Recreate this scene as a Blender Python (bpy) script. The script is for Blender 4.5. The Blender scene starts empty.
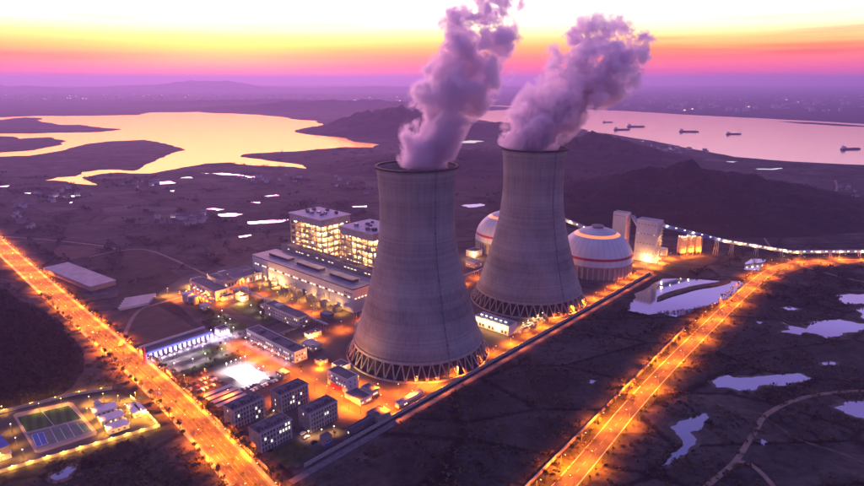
import bpy, bmesh, math, random
from mathutils import Vector, Matrix, noise as mnoise
R = math.radians
sc = bpy.context.scene
COL = sc.collection
rng = random.Random(7)

# ------------------------------------------------------------------ camera
H = 230.0                       # drone height above the plain, metres
FPX, CX, CY = 600.0, 432.0, 243.0
PITCH = math.atan(163 / 600)
cam = bpy.data.cameras.new('camera')
cam.sensor_width = 36.0
cam.lens = 36.0 * FPX / 864.0
cam.clip_start = 1.0
cam.clip_end = 80000.0
cam_o = bpy.data.objects.new('camera', cam)
COL.objects.link(cam_o)
cam_o.location = (0, 0, H)
cam_o.rotation_euler = (R(90) - PITCH, 0, 0)
sc.camera = cam_o

# ------------------------------------------------------------------ sky
SUN_AZ = R(-18)                 # from +Y towards +X
SUN_EL = R(2.0)
sun_dir = Vector((math.sin(SUN_AZ) * math.cos(SUN_EL), math.cos(SUN_AZ) * math.cos(SUN_EL), math.sin(SUN_EL)))
w = bpy.data.worlds.new('World')
sc.world = w
w.use_nodes = True
nt = w.node_tree
nt.nodes.clear()
def N(tree, t, **kw):
    n = tree.nodes.new(t)
    for k, v in kw.items():
        if k.startswith('i_'):
            n.inputs[k[2:].replace('_', ' ')].default_value = v
        else:
            setattr(n, k, v)
    return n
def L(tree, a, b): tree.links.new(a, b)
def math_node(tree, op, a, b=None, c=None, clamp=False):
    n = tree.nodes.new('ShaderNodeMath'); n.operation = op; n.use_clamp = clamp
    for i, v in enumerate((a, b, c)):
        if v is None: continue
        if isinstance(v, (int, float)): n.inputs[i].default_value = v
        else: tree.links.new(v, n.inputs[i])
    return n.outputs[0]
def ramp(tree, fac, stops, interp='LINEAR'):
    n = tree.nodes.new('ShaderNodeValToRGB')
    n.color_ramp.interpolation = interp
    el = n.color_ramp.elements
    while len(el) < len(stops): el.new(0.5)
    for e, (p, c) in zip(el, stops):
        e.position = p
        e.color = (c[0], c[1], c[2], 1) if not isinstance(c, (int, float)) else (c, c, c, 1)
    if fac is not None: tree.links.new(fac, n.inputs[0])
    return n.outputs[0]
tc = N(nt, 'ShaderNodeTexCoord')
sep = N(nt, 'ShaderNodeSeparateXYZ'); L(nt, tc.outputs['Generated'], sep.inputs[0])
el_deg = math_node(nt, 'MULTIPLY', math_node(nt, 'ARCSINE', sep.outputs[2]), 180 / math.pi)
t_el = math_node(nt, 'SQRT', math_node(nt, 'DIVIDE', math_node(nt, 'MAXIMUM', el_deg, 0.0), 90.0))
SKY_SCALE = 2.4
def sk(*c): return tuple(x / SKY_SCALE for x in c)
front = ramp(nt, t_el, [
    (0.00, sk(1.15, .12, .42)), (0.10, sk(1.25, .14, .32)), (0.15, sk(1.35, .24, .17)),
    (0.175, sk(1.45, .50, .10)), (0.20, sk(1.6, .92, .28)), (0.232, sk(1.9, 1.6, 1.05)), (0.30, sk(2.0, 1.8, 1.75)),
    (0.36, sk(1.3, .85, 1.4)), (0.46, sk(.46, .30, .84)), (0.60, sk(.18, .16, .56)), (1.0, sk(.12, .135, .50))])
back = ramp(nt, t_el, [
    (0.00, sk(.29, .18, .46)), (0.25, sk(.29, .24, .60)), (0.5, sk(.23, .215, .62)), (1.0, sk(.12, .135, .50))])
hor = math_node(nt, 'SQRT', math_node(nt, 'ADD', math_node(nt, 'MULTIPLY', sep.outputs[0], sep.outputs[0]),
                                      math_node(nt, 'ADD', math_node(nt, 'MULTIPLY', sep.outputs[1], sep.outputs[1]), 1e-6)))
dt = math_node(nt, 'DIVIDE', math_node(nt, 'ADD', math_node(nt, 'MULTIPLY', sep.outputs[0], math.sin(SUN_AZ)),
                                       math_node(nt, 'MULTIPLY', sep.outputs[1], math.cos(SUN_AZ))), hor)
mr = N(nt, 'ShaderNodeMapRange', interpolation_type='SMOOTHSTEP'); L(nt, dt, mr.inputs[0])
mr.inputs[1].default_value = -0.35; mr.inputs[2].default_value = 0.80
mixs = N(nt, 'ShaderNodeMix', data_type='RGBA'); L(nt, mr.outputs[0], mixs.inputs[0])
L(nt, back, mixs.inputs[6]); L(nt, front, mixs.inputs[7])
nish = N(nt, 'ShaderNodeTexSky', sky_type='NISHITA', sun_disc=False)
nish.sun_elevation = SUN_EL
nish.sun_rotation = SUN_AZ
nish.altitude = 200
nish.dust_density = 3.0
mpw = N(nt, 'ShaderNodeMapping'); mpw.inputs['Scale'].default_value = (1.6, 1.6, 42.0); L(nt, tc.outputs['Generated'], mpw.inputs[0])
cn = N(nt, 'ShaderNodeTexNoise'); cn.inputs['Scale'].default_value = 1.7; cn.inputs['Detail'].default_value = 5; cn.inputs['Roughness'].default_value = .55; L(nt, mpw.outputs[0], cn.inputs['Vector'])
cmx = N(nt, 'ShaderNodeMix', data_type='RGBA', blend_type='MULTIPLY'); cmx.inputs[0].default_value = 1.0
L(nt, mixs.outputs[2], cmx.inputs[6]); L(nt, ramp(nt, cn.outputs['Fac'], [(.32, (1.06, 1.10, 1.08)), (.52, (1, 1, 1)), (.68, (.84, .60, .72))]), cmx.inputs[7])
bg1 = N(nt, 'ShaderNodeBackground'); L(nt, cmx.outputs[2], bg1.inputs[0]); bg1.inputs[1].default_value = SKY_SCALE
bg2 = N(nt, 'ShaderNodeBackground'); L(nt, nish.outputs[0], bg2.inputs[0]); bg2.inputs[1].default_value = 0.05
addw = N(nt, 'ShaderNodeAddShader'); L(nt, bg1.outputs[0], addw.inputs[0]); L(nt, bg2.outputs[0], addw.inputs[1])
wo = N(nt, 'ShaderNodeOutputWorld'); L(nt, addw.outputs[0], wo.inputs[0])

sl = bpy.data.lights.new('sun', 'SUN')
sl.energy = 3.6
sl.angle = R(40)
sl.color = (1.0, .36, .52)
so = bpy.data.objects.new('sun', sl); COL.objects.link(so)
so.rotation_euler = (-sun_dir).to_track_quat('-Z', 'Y').to_euler()
so.location = (0, 0, 600)

sc.view_settings.view_transform = 'Standard'
sc.view_settings.look = 'None'
sc.view_settings.gamma = 1.0
sc.view_settings.use_curve_mapping = False
sc.view_settings.exposure = 0.0
sc.render.engine = 'CYCLES'
cy = sc.cycles
cy.use_denoising = True
cy.max_bounces = 6; cy.diffuse_bounces = 2; cy.glossy_bounces = 3; cy.transmission_bounces = 2
cy.volume_bounces = 8; cy.transparent_max_bounces = 8
cy.sample_clamp_indirect = 4.0
cy.use_light_tree = True
cy.volume_max_steps = 512

# ------------------------------------------------------------------ pixel -> place helpers
def ray(px, py):
    u = (px - CX) / FPX; v = (CY - py) / FPX
    return Vector((u, math.cos(PITCH) + v * math.sin(PITCH), -math.sin(PITCH) + v * math.cos(PITCH)))
def G(px, py, z=0.0):
    d = ray(px, py); t = (z - H) / d.z
    return Vector((d.x * t, d.y * t, z))
def PY(px, py, Y):
    d = ray(px, py); t = Y / d.y
    return Vector((d.x * t, Y, H + d.z * t))
GA = R(47.8)                                 # the plant's grid: local x runs away to the right, local y away to the left
E1 = Vector((math.cos(GA), math.sin(GA), 0)); E2 = Vector((-math.sin(GA), math.cos(GA), 0))

# ------------------------------------------------------------------ materials
MATS = {}
def mat(name, col, rough=.8, var=.25, scale=.3, bump=0.0, metal=0.0, col2=None, detail=4, spec=.3, bscale=None):
    m = bpy.data.materials.new(name); m.use_nodes = True
    t = m.node_tree; b = t.nodes['Principled BSDF']
    b.inputs['Roughness'].default_value = rough
    b.inputs['Metallic'].default_value = metal
    b.inputs['Specular IOR Level'].default_value = spec if rough < .85 else .06
    c = N(t, 'ShaderNodeTexCoord')
    n = N(t, 'ShaderNodeTexNoise'); n.inputs['Scale'].default_value = scale; n.inputs['Detail'].default_value = detail
    L(t, c.outputs['Object'], n.inputs['Vector'])
    lo = tuple(x * (1 - var) for x in col); hi = tuple(min(1, x * (1 + var)) for x in (col2 or col))
    L(t, ramp(t, n.outputs['Fac'], [(.3, lo), (.7, hi)]), b.inputs['Base Color'])
    if bump:
        n2 = N(t, 'ShaderNodeTexNoise'); n2.inputs['Scale'].default_value = bscale or scale * 6; n2.inputs['Detail'].default_value = 3
        L(t, c.outputs['Object'], n2.inputs['Vector'])
        bp = N(t, 'ShaderNodeBump'); bp.inputs['Strength'].default_value = bump; bp.inputs['Distance'].default_value = .3
        L(t, n2.outputs['Fac'], bp.inputs['Height']); L(t, bp.outputs[0], b.inputs['Normal'])
    MATS[name] = m
    return m
def emat(name, col, strength):
    m = bpy.data.materials.new(name); m.use_nodes = True
    t = m.node_tree; b = t.nodes['Principled BSDF']
    b.inputs['Base Color'].default_value = (*[min(1, .3 + .5 * x) for x in col], 1)
    b.inputs['Emission Color'].default_value = (*col, 1)
    b.inputs['Emission Strength'].default_value = strength
    m.cycles.emission_sampling = 'NONE'
    MATS[name] = m
    return m

# ------------------------------------------------------------------ mesh helpers
class MB:
    def __init__(s): s.v = []; s.f = []; s.mi = []
    def add(s, vs, fs, mi=0):
        o = len(s.v); s.v += [tuple(p) for p in vs]; s.f += [tuple(i + o for i in f) for f in fs]; s.mi += [mi] * len(fs)
        return s
    def box(s, x0, y0, z0, x1, y1, z1, mi=0):
        vs = [(x0, y0, z0), (x1, y0, z0), (x1, y1, z0), (x0, y1, z0), (x0, y0, z1), (x1, y0, z1), (x1, y1, z1), (x0, y1, z1)]
        return s.add(vs, [(0, 3, 2, 1), (4, 5, 6, 7), (0, 1, 5, 4), (1, 2, 6, 5), (2, 3, 7, 6), (3, 0, 4, 7)], mi)
    def tube(s, a, b, r0, r1=None, n=8, cap=True, mi=0):
        a = Vector(a); b = Vector(b); r1 = r0 if r1 is None else r1
        q = (b - a).to_track_quat('Z', 'Y')
        vs = []
        for c, r in ((a, r0), (b, r1)):
            for i in range(n):
                k = 2 * math.pi * i / n
                vs.append(c + q @ Vector((r * math.cos(k), r * math.sin(k), 0)))
        fs = [(i, (i + 1) % n, n + (i + 1) % n, n + i) for i in range(n)]
        if cap: fs += [tuple(range(n - 1, -1, -1)), tuple(range(n, 2 * n))]
        return s.add(vs, fs, mi)
    def beam(s, a, b, wd, ht, mi=0):
        a = Vector(a); b = Vector(b); d = (b - a).normalized()
        side = d.cross(Vector((0, 0, 1)))
        side = side.normalized() if side.length > 1e-4 else Vector((1, 0, 0))
        up = side.cross(d)
        vs = [p + side * (sx * wd / 2) + up * (sz * ht / 2) for p in (a, b) for sx, sz in ((-1, -1), (1, -1), (1, 1), (-1, 1))]
        return s.add(vs, [(0, 1, 2, 3), (7, 6, 5, 4), (0, 4, 5, 1), (1, 5, 6, 2), (2, 6, 7, 3), (3, 7, 4, 0)], mi)
    def lathe(s, prof, n=48, close=False, mi=0, a0=0, a1=2 * math.pi):
        o = len(s.v); m = len(prof); full = abs(a1 - a0 - 2 * math.pi) < 1e-6
        cnt = n if full else n + 1
        for i in range(cnt):
            k = a0 + (a1 - a0) * i / n
            for r, z in prof: s.v.append((r * math.cos(k), r * math.sin(k), z))
        for i in range(n):
            j = (i + 1) % cnt
            for q in range(m if close else m - 1):
                q2 = (q + 1) % m
                s.f.append((o + i * m + q, o + j * m + q, o + j * m + q2, o + i * m + q2)); s.mi.append(mi)
        return s
    def prism(s, pts, z0, z1, mi=0):
        n = len(pts)
        vs = [(p[0], p[1], z0) for p in pts] + [(p[0], p[1], z1) for p in pts]
        fs = [(i, (i + 1) % n, n + (i + 1) % n, n + i) for i in range(n)] + [tuple(range(n - 1, -1, -1)), tuple(range(n, 2 * n))]
        return s.add(vs, fs, mi)
    def mesh(s, name, mats, smooth=False):
        me = bpy.data.meshes.new(name); me.from_pydata(s.v, [], s.f)
        for m in (mats if isinstance(mats, (list, tuple)) else [mats]): me.materials.append(m)
        me.polygons.foreach_set('material_index', s.mi)
        if smooth: me.polygons.foreach_set('use_smooth', [True] * len(s.f))
        me.update()
        return me
    def build(s, name, mats, parent=None, smooth=False, loc=None, rz=0):
        return link(name, s.mesh(name, mats, smooth), parent, loc, rz)
def link(name, me, parent=None, loc=None, rz=0):
    o = bpy.data.objects.new(name, me); COL.objects.link(o)
    o.parent = parent
    if loc is not None: o.location = loc
    if rz: o.rotation_euler = (0, 0, rz)
    return o
def tag(o, label=None, cat=None, group=None, kind=None):
    if label: o['label'] = label
    if cat: o['category'] = cat
    if group: o['group'] = group
    if kind: o['kind'] = kind
    return o
def thing(name, label, cat, loc=(0, 0, 0), rz=0, group=None):
    o = bpy.data.objects.new(name, None); COL.objects.link(o)
    o.location = loc; o.rotation_euler = (0, 0, rz); o.empty_display_size = 2
    return tag(o, label, cat, group)
def dup(root, loc, rz=None, label=None, group=None, scale=None):
    r = root.copy(); COL.objects.link(r); r.location = loc
    if rz is not None: r.rotation_euler = (0, 0, rz)
    if scale is not None: r.scale = scale if hasattr(scale, '__len__') else (scale,) * 3
    if label: r['label'] = label
    if group: r['group'] = group
    for ch in root.children:
        c = ch.copy(); COL.objects.link(c); c.parent = r
        for g in ch.children:
            d = g.copy(); COL.objects.link(d); d.parent = c
    return r
def fbm(x, y, z=0.0, o=4):
    return mnoise.fractal(Vector((x, y, z)), 1.0, 2.0, o, noise_basis='PERLIN_ORIGINAL')
def wobble(pts, amp, it=3, seed=0, closed=True):
    """rough up an outline by midpoint displacement, amp as a share of each edge's length"""
    rr = random.Random(seed)
    pts = [Vector((p[0], p[1])) for p in pts]
    for k in range(it):
        out = []
        n = len(pts)
        for i in range(n if closed else n - 1):
            a, b = pts[i], pts[(i + 1) % n]
            d = b - a
            out += [a, (a + b) / 2 + Vector((-d.y, d.x)) * rr.uniform(-amp, amp)]
        if not closed: out.append(pts[-1])
        pts = out
    return pts
def sheet(name, pts, z, m, thick=0.0, kind='structure', parent=None):
    """a flat sheet with the given ground outline; with thick > 0 it has a skirt going down"""
    me = bpy.data.meshes.new(name); bm = bmesh.new()
    vs = [bm.verts.new((p[0], p[1], z)) for p in pts]
    try: f = bm.faces.new(vs)
    except ValueError: f = None
    if f and f.normal.z == 0: f.normal_update()
    if f and f.normal.z < 0: f.normal_flip()
    if thick:
        lo = [bm.verts.new((p[0], p[1], z - thick)) for p in pts]
        n = len(vs)
        for i in range(n): bm.faces.new((vs[i], vs[(i + 1) % n], lo[(i + 1) % n], lo[i]))
    bmesh.ops.triangulate(bm, faces=[g for g in bm.faces if len(g.verts) > 4])
    bm.to_mesh(me); bm.free(); me.materials.append(m)
    o = link(name, me, parent)
    if kind and parent is None: o['kind'] = kind
    return o
def px_poly(pix, amp=0.0, it=2, seed=0, z=0.0):
    p = [G(x, y, z) for x, y in pix]
    return wobble(p, amp, it, seed) if amp else [Vector((q.x, q.y)) for q in p]
def strip(pts, wd):
    """outline of a band of width wd along a ground polyline"""
    pts = [Vector((p[0], p[1])) for p in pts]
    lft, rgt = [], []
    for i, p in enumerate(pts):
        a = pts[max(0, i - 1)]; b = pts[min(len(pts) - 1, i + 1)]
        d = (b - a).normalized(); nrm = Vector((-d.y, d.x))
        lft.append(p + nrm * wd / 2); rgt.append(p - nrm * wd / 2)
    return rgt + lft[::-1]
def along(pts, step, start=0.0):
    """points every step metres along a ground polyline, with heading"""
    pts = [Vector((p[0], p[1])) for p in pts]; out = []; d = start
    for a, b in zip(pts, pts[1:]):
        ln = (b - a).length; u = (b - a) / ln
        while d <= ln:
            out.append((a + u * d, math.atan2(u.y, u.x))); d += step
        d -= ln
    return out
def smooth_line(pts, it=2):
    pts = [Vector((p[0], p[1])) for p in pts]
    for k in range(it):
        out = [pts[0]]
        for a, b in zip(pts, pts[1:]): out += [a * .75 + b * .25, a * .25 + b * .75]
        out.append(pts[-1]); pts = out
    return pts
# ================================================================== THE SETTING
# ---- ground: one sheet out to the horizon
def ground_mat():
    m = bpy.data.materials.new('ground'); m.use_nodes = True
    t = m.node_tree; b = t.nodes['Principled BSDF']
    b.inputs['Roughness'].default_value = .95; b.inputs['Specular IOR Level'].default_value = .05
    c = N(t, 'ShaderNodeTexCoord')
    def noise(sc_, det=5, rough=.6, dist=0):
        n = N(t, 'ShaderNodeTexNoise'); n.inputs['Scale'].default_value = sc_; n.inputs['Detail'].default_value = det
        n.inputs['Roughness'].default_value = rough; n.inputs['Distortion'].default_value = dist
        L(t, c.outputs['Object'], n.inputs['Vector']); return n
    big = noise(.0022, 5); mid = noise(.018, 6, .65, .6); fine = noise(.16, 5, .7)
    v = N(t, 'ShaderNodeTexVoronoi'); v.inputs['Scale'].default_value = .009; v.inputs['Randomness'].default_value = .9
    mp = N(t, 'ShaderNodeMapping'); mp.inputs['Rotation'].default_value = (0, 0, .83); mp.inputs['Scale'].default_value = (1, 1.8, 1)
    L(t, c.outputs['Object'], mp.inputs[0]); L(t, mp.outputs[0], v.inputs['Vector'])
    cs = N(t, 'ShaderNodeSeparateColor'); L(t, v.outputs['Color'], cs.inputs[0])
    base = ramp(t, mid.outputs['Fac'], [(.32, (.015, .019, .018)), (.45, (.046, .047, .042)), (.56, (.095, .086, .076)), (.70, (.185, .158, .135))])
    fld = ramp(t, cs.outputs[0], [(0, (.024, .032, .027)), (.35, (.10, .094, .084)), (.6, (.045, .054, .046)), (1, (.175, .155, .132))])
    ve = N(t, 'ShaderNodeTexVoronoi', feature='DISTANCE_TO_EDGE'); ve.inputs['Scale'].default_value = .009; ve.inputs['Randomness'].default_value = .9; L(t, mp.outputs[0], ve.inputs['Vector'])
    m1 = N(t, 'ShaderNodeMix', data_type='RGBA'); L(t, ramp(t, big.outputs['Fac'], [(.42, 0), (.58, .75)]), m1.inputs[0])
    L(t, base, m1.inputs[6]); L(t, fld, m1.inputs[7])
    m2 = N(t, 'ShaderNodeMix', data_type='RGBA', blend_type='MULTIPLY'); m2.inputs[0].default_value = .8
    L(t, m1.outputs[2], m2.inputs[6]); L(t, ramp(t, fine.outputs['Fac'], [(.3, .35), (.7, 1.0)]), m2.inputs[7])
    m3 = N(t, 'ShaderNodeMix', data_type='RGBA', blend_type='MULTIPLY'); m3.inputs[0].default_value = 1.0
    hedge = math_node(t, 'ADD', ve.outputs['Distance'], math_node(t, 'MULTIPLY', math_node(t, 'SUBTRACT', fine.outputs['Fac'], .5), .06))
    L(t, m2.outputs[2], m3.inputs[6]); L(t, ramp(t, hedge, [(.012, .35), (.035, 1.0)]), m3.inputs[7])
    L(t, m3.outputs[2], b.inputs['Base Color'])
    bp = N(t, 'ShaderNodeBump'); bp.inputs['Strength'].default_value = .7; bp.inputs['Distance'].default_value = 2.0
    L(t, fine.outputs['Fac'], bp.inputs['Height']); L(t, bp.outputs[0], b.inputs['Normal'])
    return m
M_ground = ground_mat()
mb = MB()
rings = [0, 300, 600, 1000, 1800, 3200, 6000, 11000, 19000, 29000]
n = 64
vs = [(0, 0, 0)]
for r in rings[1:]:
    vs += [(r * math.cos(2 * math.pi * i / n), r * math.sin(2 * math.pi * i / n), 0) for i in range(n)]
fs = [(0, 1 + i, 1 + (i + 1) % n) for i in range(n)]
for k in range(len(rings) - 2):
    o = 1 + k * n
    fs += [(o + i, o + n + i, o + n + (i + 1) % n, o + (i + 1) % n) for i in range(n)]
mb.add(vs, fs)
tag(mb.build('ground', M_ground), kind='structure')

# ---- water
def water_mat(name, rough, deep, bump, scale, refl):
    m = bpy.data.materials.new(name); m.use_nodes = True
    t = m.node_tree; t.nodes.remove(t.nodes['Principled BSDF'])
    out = t.nodes['Material Output']
    c = N(t, 'ShaderNodeTexCoord')
    mp = N(t, 'ShaderNodeMapping'); mp.inputs['Scale'].default_value = (.35, 1, 1); L(t, c.outputs['Object'], mp.inputs[0])
    n = N(t, 'ShaderNodeTexNoise'); n.inputs['Scale'].default_value = scale; n.inputs['Detail'].default_value = 3
    L(t, mp.outputs[0], n.inputs['Vector'])
    bp = N(t, 'ShaderNodeBump'); bp.inputs['Strength'].default_value = bump; bp.inputs['Distance'].default_value = .3
    L(t, n.outputs['Fac'], bp.inputs['Height'])
    gl = N(t, 'ShaderNodeBsdfGlossy'); gl.inputs['Roughness'].default_value = rough; gl.inputs['Color'].default_value = (*refl, 1)
    df = N(t, 'ShaderNodeBsdfDiffuse'); df.inputs['Color'].default_value = (*deep, 1)
    L(t, bp.outputs[0], gl.inputs['Normal'])
    lw = N(t, 'ShaderNodeLayerWeight'); lw.inputs['Blend'].default_value = .62
    mx = N(t, 'ShaderNodeMixShader'); L(t, ramp(t, lw.outputs['Facing'], [(0, .12), (.5, .45), (.8, .9), (1, 1)]), mx.inputs[0])
    L(t, df.outputs[0], mx.inputs[1]); L(t, gl.outputs[0], mx.inputs[2]); L(t, mx.outputs[0], out.inputs[0])
    return m
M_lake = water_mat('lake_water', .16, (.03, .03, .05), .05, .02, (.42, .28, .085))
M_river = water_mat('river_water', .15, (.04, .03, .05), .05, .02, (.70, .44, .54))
M_pond = water_mat('pond_water', .05, (.03, .03, .05), .08, .25, (.62, .66, .78))
M_land = M_ground
LAKE = [(-60, 119), (0, 117.5), (36, 116), (90, 116), (140, 115), (150, 112.6), (200, 112), (240, 114), (290, 119), (318, 121), (325, 125.5), (338, 127),
        (331, 130), (340, 137), (356, 142), (379, 144.5), (372, 147.4), (345, 147), (320, 149), (300, 151), (275, 152), (246, 154), (240, 157),
        (252, 158.5), (318, 168), (316, 169.2), (268, 166), (230, 162.5), (206, 163.5), (182, 167.5), (166, 170.5), (150, 173.5), (118, 172.5), (100, 174), (82, 177.5), (97, 185), (85, 184.5), (62, 181), (45, 180.5), (58, 177.5),
        (40, 176), (0, 172), (-60, 172)]
tag(sheet('lake', px_poly(LAKE, .10, 3, 3), .25, M_lake))
HEAD = {
    'headland': [(-70, 165), (-70, 158), (0, 157), (30, 156), (64, 150.5), (85, 144.5), (110, 141.5), (145, 140), (160, 143), (175, 147), (185, 150), (165, 157), (150, 163), (141, 168), (134, 170.6), (116, 169.6), (99, 169.8), (82, 172), (76, 176), (40, 178), (-70, 178)],
    'headland.001': [(-70, 122), (0, 120), (25, 117.5), (42, 118.5), (60, 125), (80, 125), (100, 127.4), (121, 129.4), (100, 132), (60, 132.6), (30, 133.6), (-70, 134)],
    'headland.002': [(-70, 137), (0, 136.4), (14, 137), (20, 139), (30, 138.2), (50, 137.4), (66, 141), (60, 145), (35, 150), (0, 152.4), (-70, 153)]}
for i, (nm, pl) in enumerate(HEAD.items()):
    sheet('headland', px_poly(pl, .09, 3, 11 + i), 1.2, M_land, 1.5)
RIVER = [(430, 104), (500, 105.5), (560, 108), (600, 110), (700, 115.5), (790, 120), (864, 124), (960, 129), (1000, 172), (864, 165), (820, 163), (770, 160), (735, 157), (690, 148.5), (640, 139), (610, 134), (585, 131), (560, 127.5), (500, 124), (470, 118), (430, 112)]
sheet('river', px_poly(RIVER, .05, 3, 5), .25, M_river)
sheet('sandbar', px_poly([(778, 121.5), (812, 122.4), (850, 124.8), (900, 128), (840, 126.0), (800, 123.6)], .06, 2, 9), .7, M_land, .8)
# lit strip of water left of the far plume, and the ponds of the plain
M_mud = mat('mud', (.085, .068, .058), .7, .35, .12, .3, detail=6)
PONDS = [
    [(455, 141.5), (470, 139.5), (484, 141), (476, 143.5), (458, 144)],
    [(247, 222), (262, 220), (290, 217.5), (288, 219.5), (262, 224.5), (250, 226)],
    [(205, 209), (214, 207.5), (226, 209), (218, 211.5)], [(217, 214), (228, 212), (243, 213.6), (236, 217), (222, 217.6)],
    [(238, 236.5), (250, 233.5), (252, 235), (240, 239)], [(264, 196), (276, 194), (280, 195.5), (268, 197.2)], [(250, 202.5), (260, 201.5), (260, 203.5)],
    [(352, 206), (367, 205.4), (367, 207.2), (353, 207.6)], [(461, 205.5), (480, 202.5), (488, 204.5), (468, 209)],
    [(201, 172), (222, 171.5), (244, 175), (258, 178), (245, 179.5), (240, 176.8), (220, 174.4)],
    [(150, 182), (172, 180.5), (176, 183), (158, 185.5)], [(62, 195.6), (76, 195), (76, 197), (64, 197.4)], [(0, 186.5), (10, 185), (8, 187.4)],
    [(24, 193), (30, 192.4), (30, 194)], [(168, 191), (175, 190), (174, 192)], [(66, 12 + 190), (72, 201.5), (70, 204)],
    [(180, 178), (190, 176.6), (193, 178.4)], [(640, 141), (644, 141), (643, 142)], [(726, 161.5), (738, 161), (734, 163)], [(754, 169), (782, 167.4), (778, 169.2), (760, 170)],
    # marsh on the right
    [(782, 322), (790, 325.5), (806, 329), (808, 326), (822, 320.5), (840, 319.5), (866, 324), (864, 329), (842, 333), (828, 338.5), (822, 336), (806, 332), (800, 335), (780, 332), (790, 330)],
    [(836, 295.5), (850, 294), (890, 296), (890, 303), (862, 304), (845, 304)], [(856, 310), (875, 308), (890, 316), (864, 319)],
    [(782, 307.5), (790, 306.5), (798, 309), (788, 310)], [(756, 321.5), (762, 322), (760, 324)],
    [(713, 380.5), (718, 377.5), (728, 375), (733, 377.5), (760, 376.5), (790, 374), (800, 373.5), (811, 378), (795, 382.5), (770, 385), (752, 390.5), (738, 390.5), (728, 387.5), (716, 387)],
    [(670, 427), (678, 422), (690, 418), (706, 413.5), (709, 418), (702, 428), (690, 432), (697, 440), (690, 448), (680, 455), (664, 466), (658, 466), (668, 459), (678, 450), (682, 440), (676, 434)],
    [(834, 407), (848, 401), (890, 401), (890, 420), (866, 419), (845, 413)], [(822, 362.5), (834, 362), (836, 364), (824, 365)],
    [(762, 439), (767, 442), (764, 446), (761, 443)], [(590, 380), (596, 381), (593, 383.5), (589, 383)],
    [(50, 477), (68, 466), (78, 468), (70, 476), (58, 480)],
]
for i, pl in enumerate(PONDS):
    if max(q[1] for q in pl) < 245:                       # far pools lie thin and ragged
        my = sum(q[1] for q in pl) / len(pl); pl = [(q[0], my + (q[1] - my) * .62) for q in pl]
    out_ = px_poly(pl, .16, 4, 40 + i)
    sheet('pond', out_, .05, M_pond)
    if max(q[1] for q in pl) > 245:
        c_ = sum(out_, Vector((0, 0))) / len(out_)
        sheet('mud_bank', [c_ + (p - c_) * (1 + 3.2 / max(6, (p - c_).length)) + Vector((fbm(p.x * .1, p.y * .1), fbm(p.y * .1, p.x * .1, 4))) * 2.5 for p in out_], .03, M_mud)
# ash pond by the coal handling plant, its dike, and the square basin
ASH = [(625, 311), (636, 298), (634, 294), (662, 279), (690, 278.5), (720, 281), (738, 281.5), (745, 283), (738, 290), (728, 299), (712, 304.5), (698, 309), (688, 313), (676, 317), (660, 313), (648, 315)]
sheet('pond', px_poly(ASH, .04, 3, 77), .06, M_pond)
M_dirt = mat('dirt', (.13, .095, .065), .95, .35, .15, .3)
M_track = mat('track', (.27, .20, .15), .95, .25, .2, .2)
M_scrub = mat('scrub_earth', (.05, .045, .03), .95, .4, .06, .5)
sheet('dike', px_poly([(657, 298.5), (664, 294.6), (690, 287.5), (716, 283.4), (729, 280), (731, 281.6), (718, 285.6), (692, 290.2), (668, 297.4), (657, 301)], .03, 2, 5), 1.6, M_dirt, 2.0)
sheet('basin', px_poly([(745, 263), (752, 258.5), (766, 259.5), (760, 271), (744, 269.5)]), .12, M_pond)

# ---- hills: height fields that sink under the plain at their foot
M_hill = mat('hill_scrub', (.026, .024, .02), .95, .45, .02, .8, bscale=.08, detail=8)
M_hilld = mat('hill_woods', (.016, .017, .014), .95, .5, .03, .9, bscale=.12, detail=9)
def hill(name, cx, cy, rx, ry, h, rot=0, seed=0, n=110, rough=.28, m=None, power=1.25, crag=.45):
    mb = MB(); cr, sr = math.cos(rot), math.sin(rot); zz = []
    for j in range(n + 1):
        for i in range(n + 1):
            a = (i / n * 2 - 1); b = (j / n * 2 - 1)
            d = math.hypot(a, b)
            bell = max(0.0, 1 - d) ** power
            nz = fbm(a * 2.1 + seed * 7.3, b * 2.1 - seed * 3.1, seed, 5)
            rid = 1 - abs(fbm(a * 3.3 - seed, b * 3.3 + seed * 2, seed + 5, 4)) * 1.2
            gul = abs(fbm(a * 6.5 + seed * 3, b * 6.5 - seed, seed + 9, 5))
            zz.append((bell * (1 + rough * nz * 2.0) * (.7 + .4 * rid) * (1 - crag * gul) , d, a * rx, b * ry))
    top = max(q[0] for q in zz)
    for q, d, x, y in zz:
        z = h * q / top - 3.0 * max(0, d - .8) - .6
        mb.v.append((cx + x * cr - y * sr, cy + x * sr + y * cr, z))
    for j in range(n):
        for i in range(n):
            k = j * (n + 1) + i
            mb.f.append((k, k + 1, k + n + 2, k + n + 1)); mb.mi.append(0)
    o = tag(mb.build(name, m or M_hill, smooth=True), kind='structure')
    HILLS.append(o); return o
HILLS = []
def hill_px(px, py, D, rx, ry, rot=0, seed=0, **kw):
    p = PY(px, py, D)
    return hill('hill', p.x, D, rx, ry, p.z, rot, seed, **kw)
hill_px(692, 158, 1150, 420, 290, .1, 1, rough=.10, n=150, power=1.45, m=M_hilld, crag=.65)
hill_px(770, 196, 1100, 300, 200, -.2, 2, rough=.12, power=1.1, m=M_hilld)
hill_px(585, 176, 1420, 400, 300, .1, 7, rough=.12, power=1.1)
hill_px(592, 130, 1850, 340, 360, .05, 3, rough=.12, power=1.3, crag=.6)
hill_px(470, 150, 1700, 500, 300, .0, 4, rough=.2)
hill_px(462, 120, 2900, 640, 420, 0, 5)
hill_px(402, 104, 2900, 520, 420, 0, 6, rough=.2)
hill_px(350, 99, 5200, 1500, 700, 0, 8, rough=.35)
hill_px(260, 99, 6500, 1900, 700, 0, 9, rough=.4)
hill_px(120, 101, 7500, 1900, 700, 0, 10, rough=.4)
hill_px(320, 94, 9500, 2500, 900, 0, 13, rough=.4)
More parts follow.
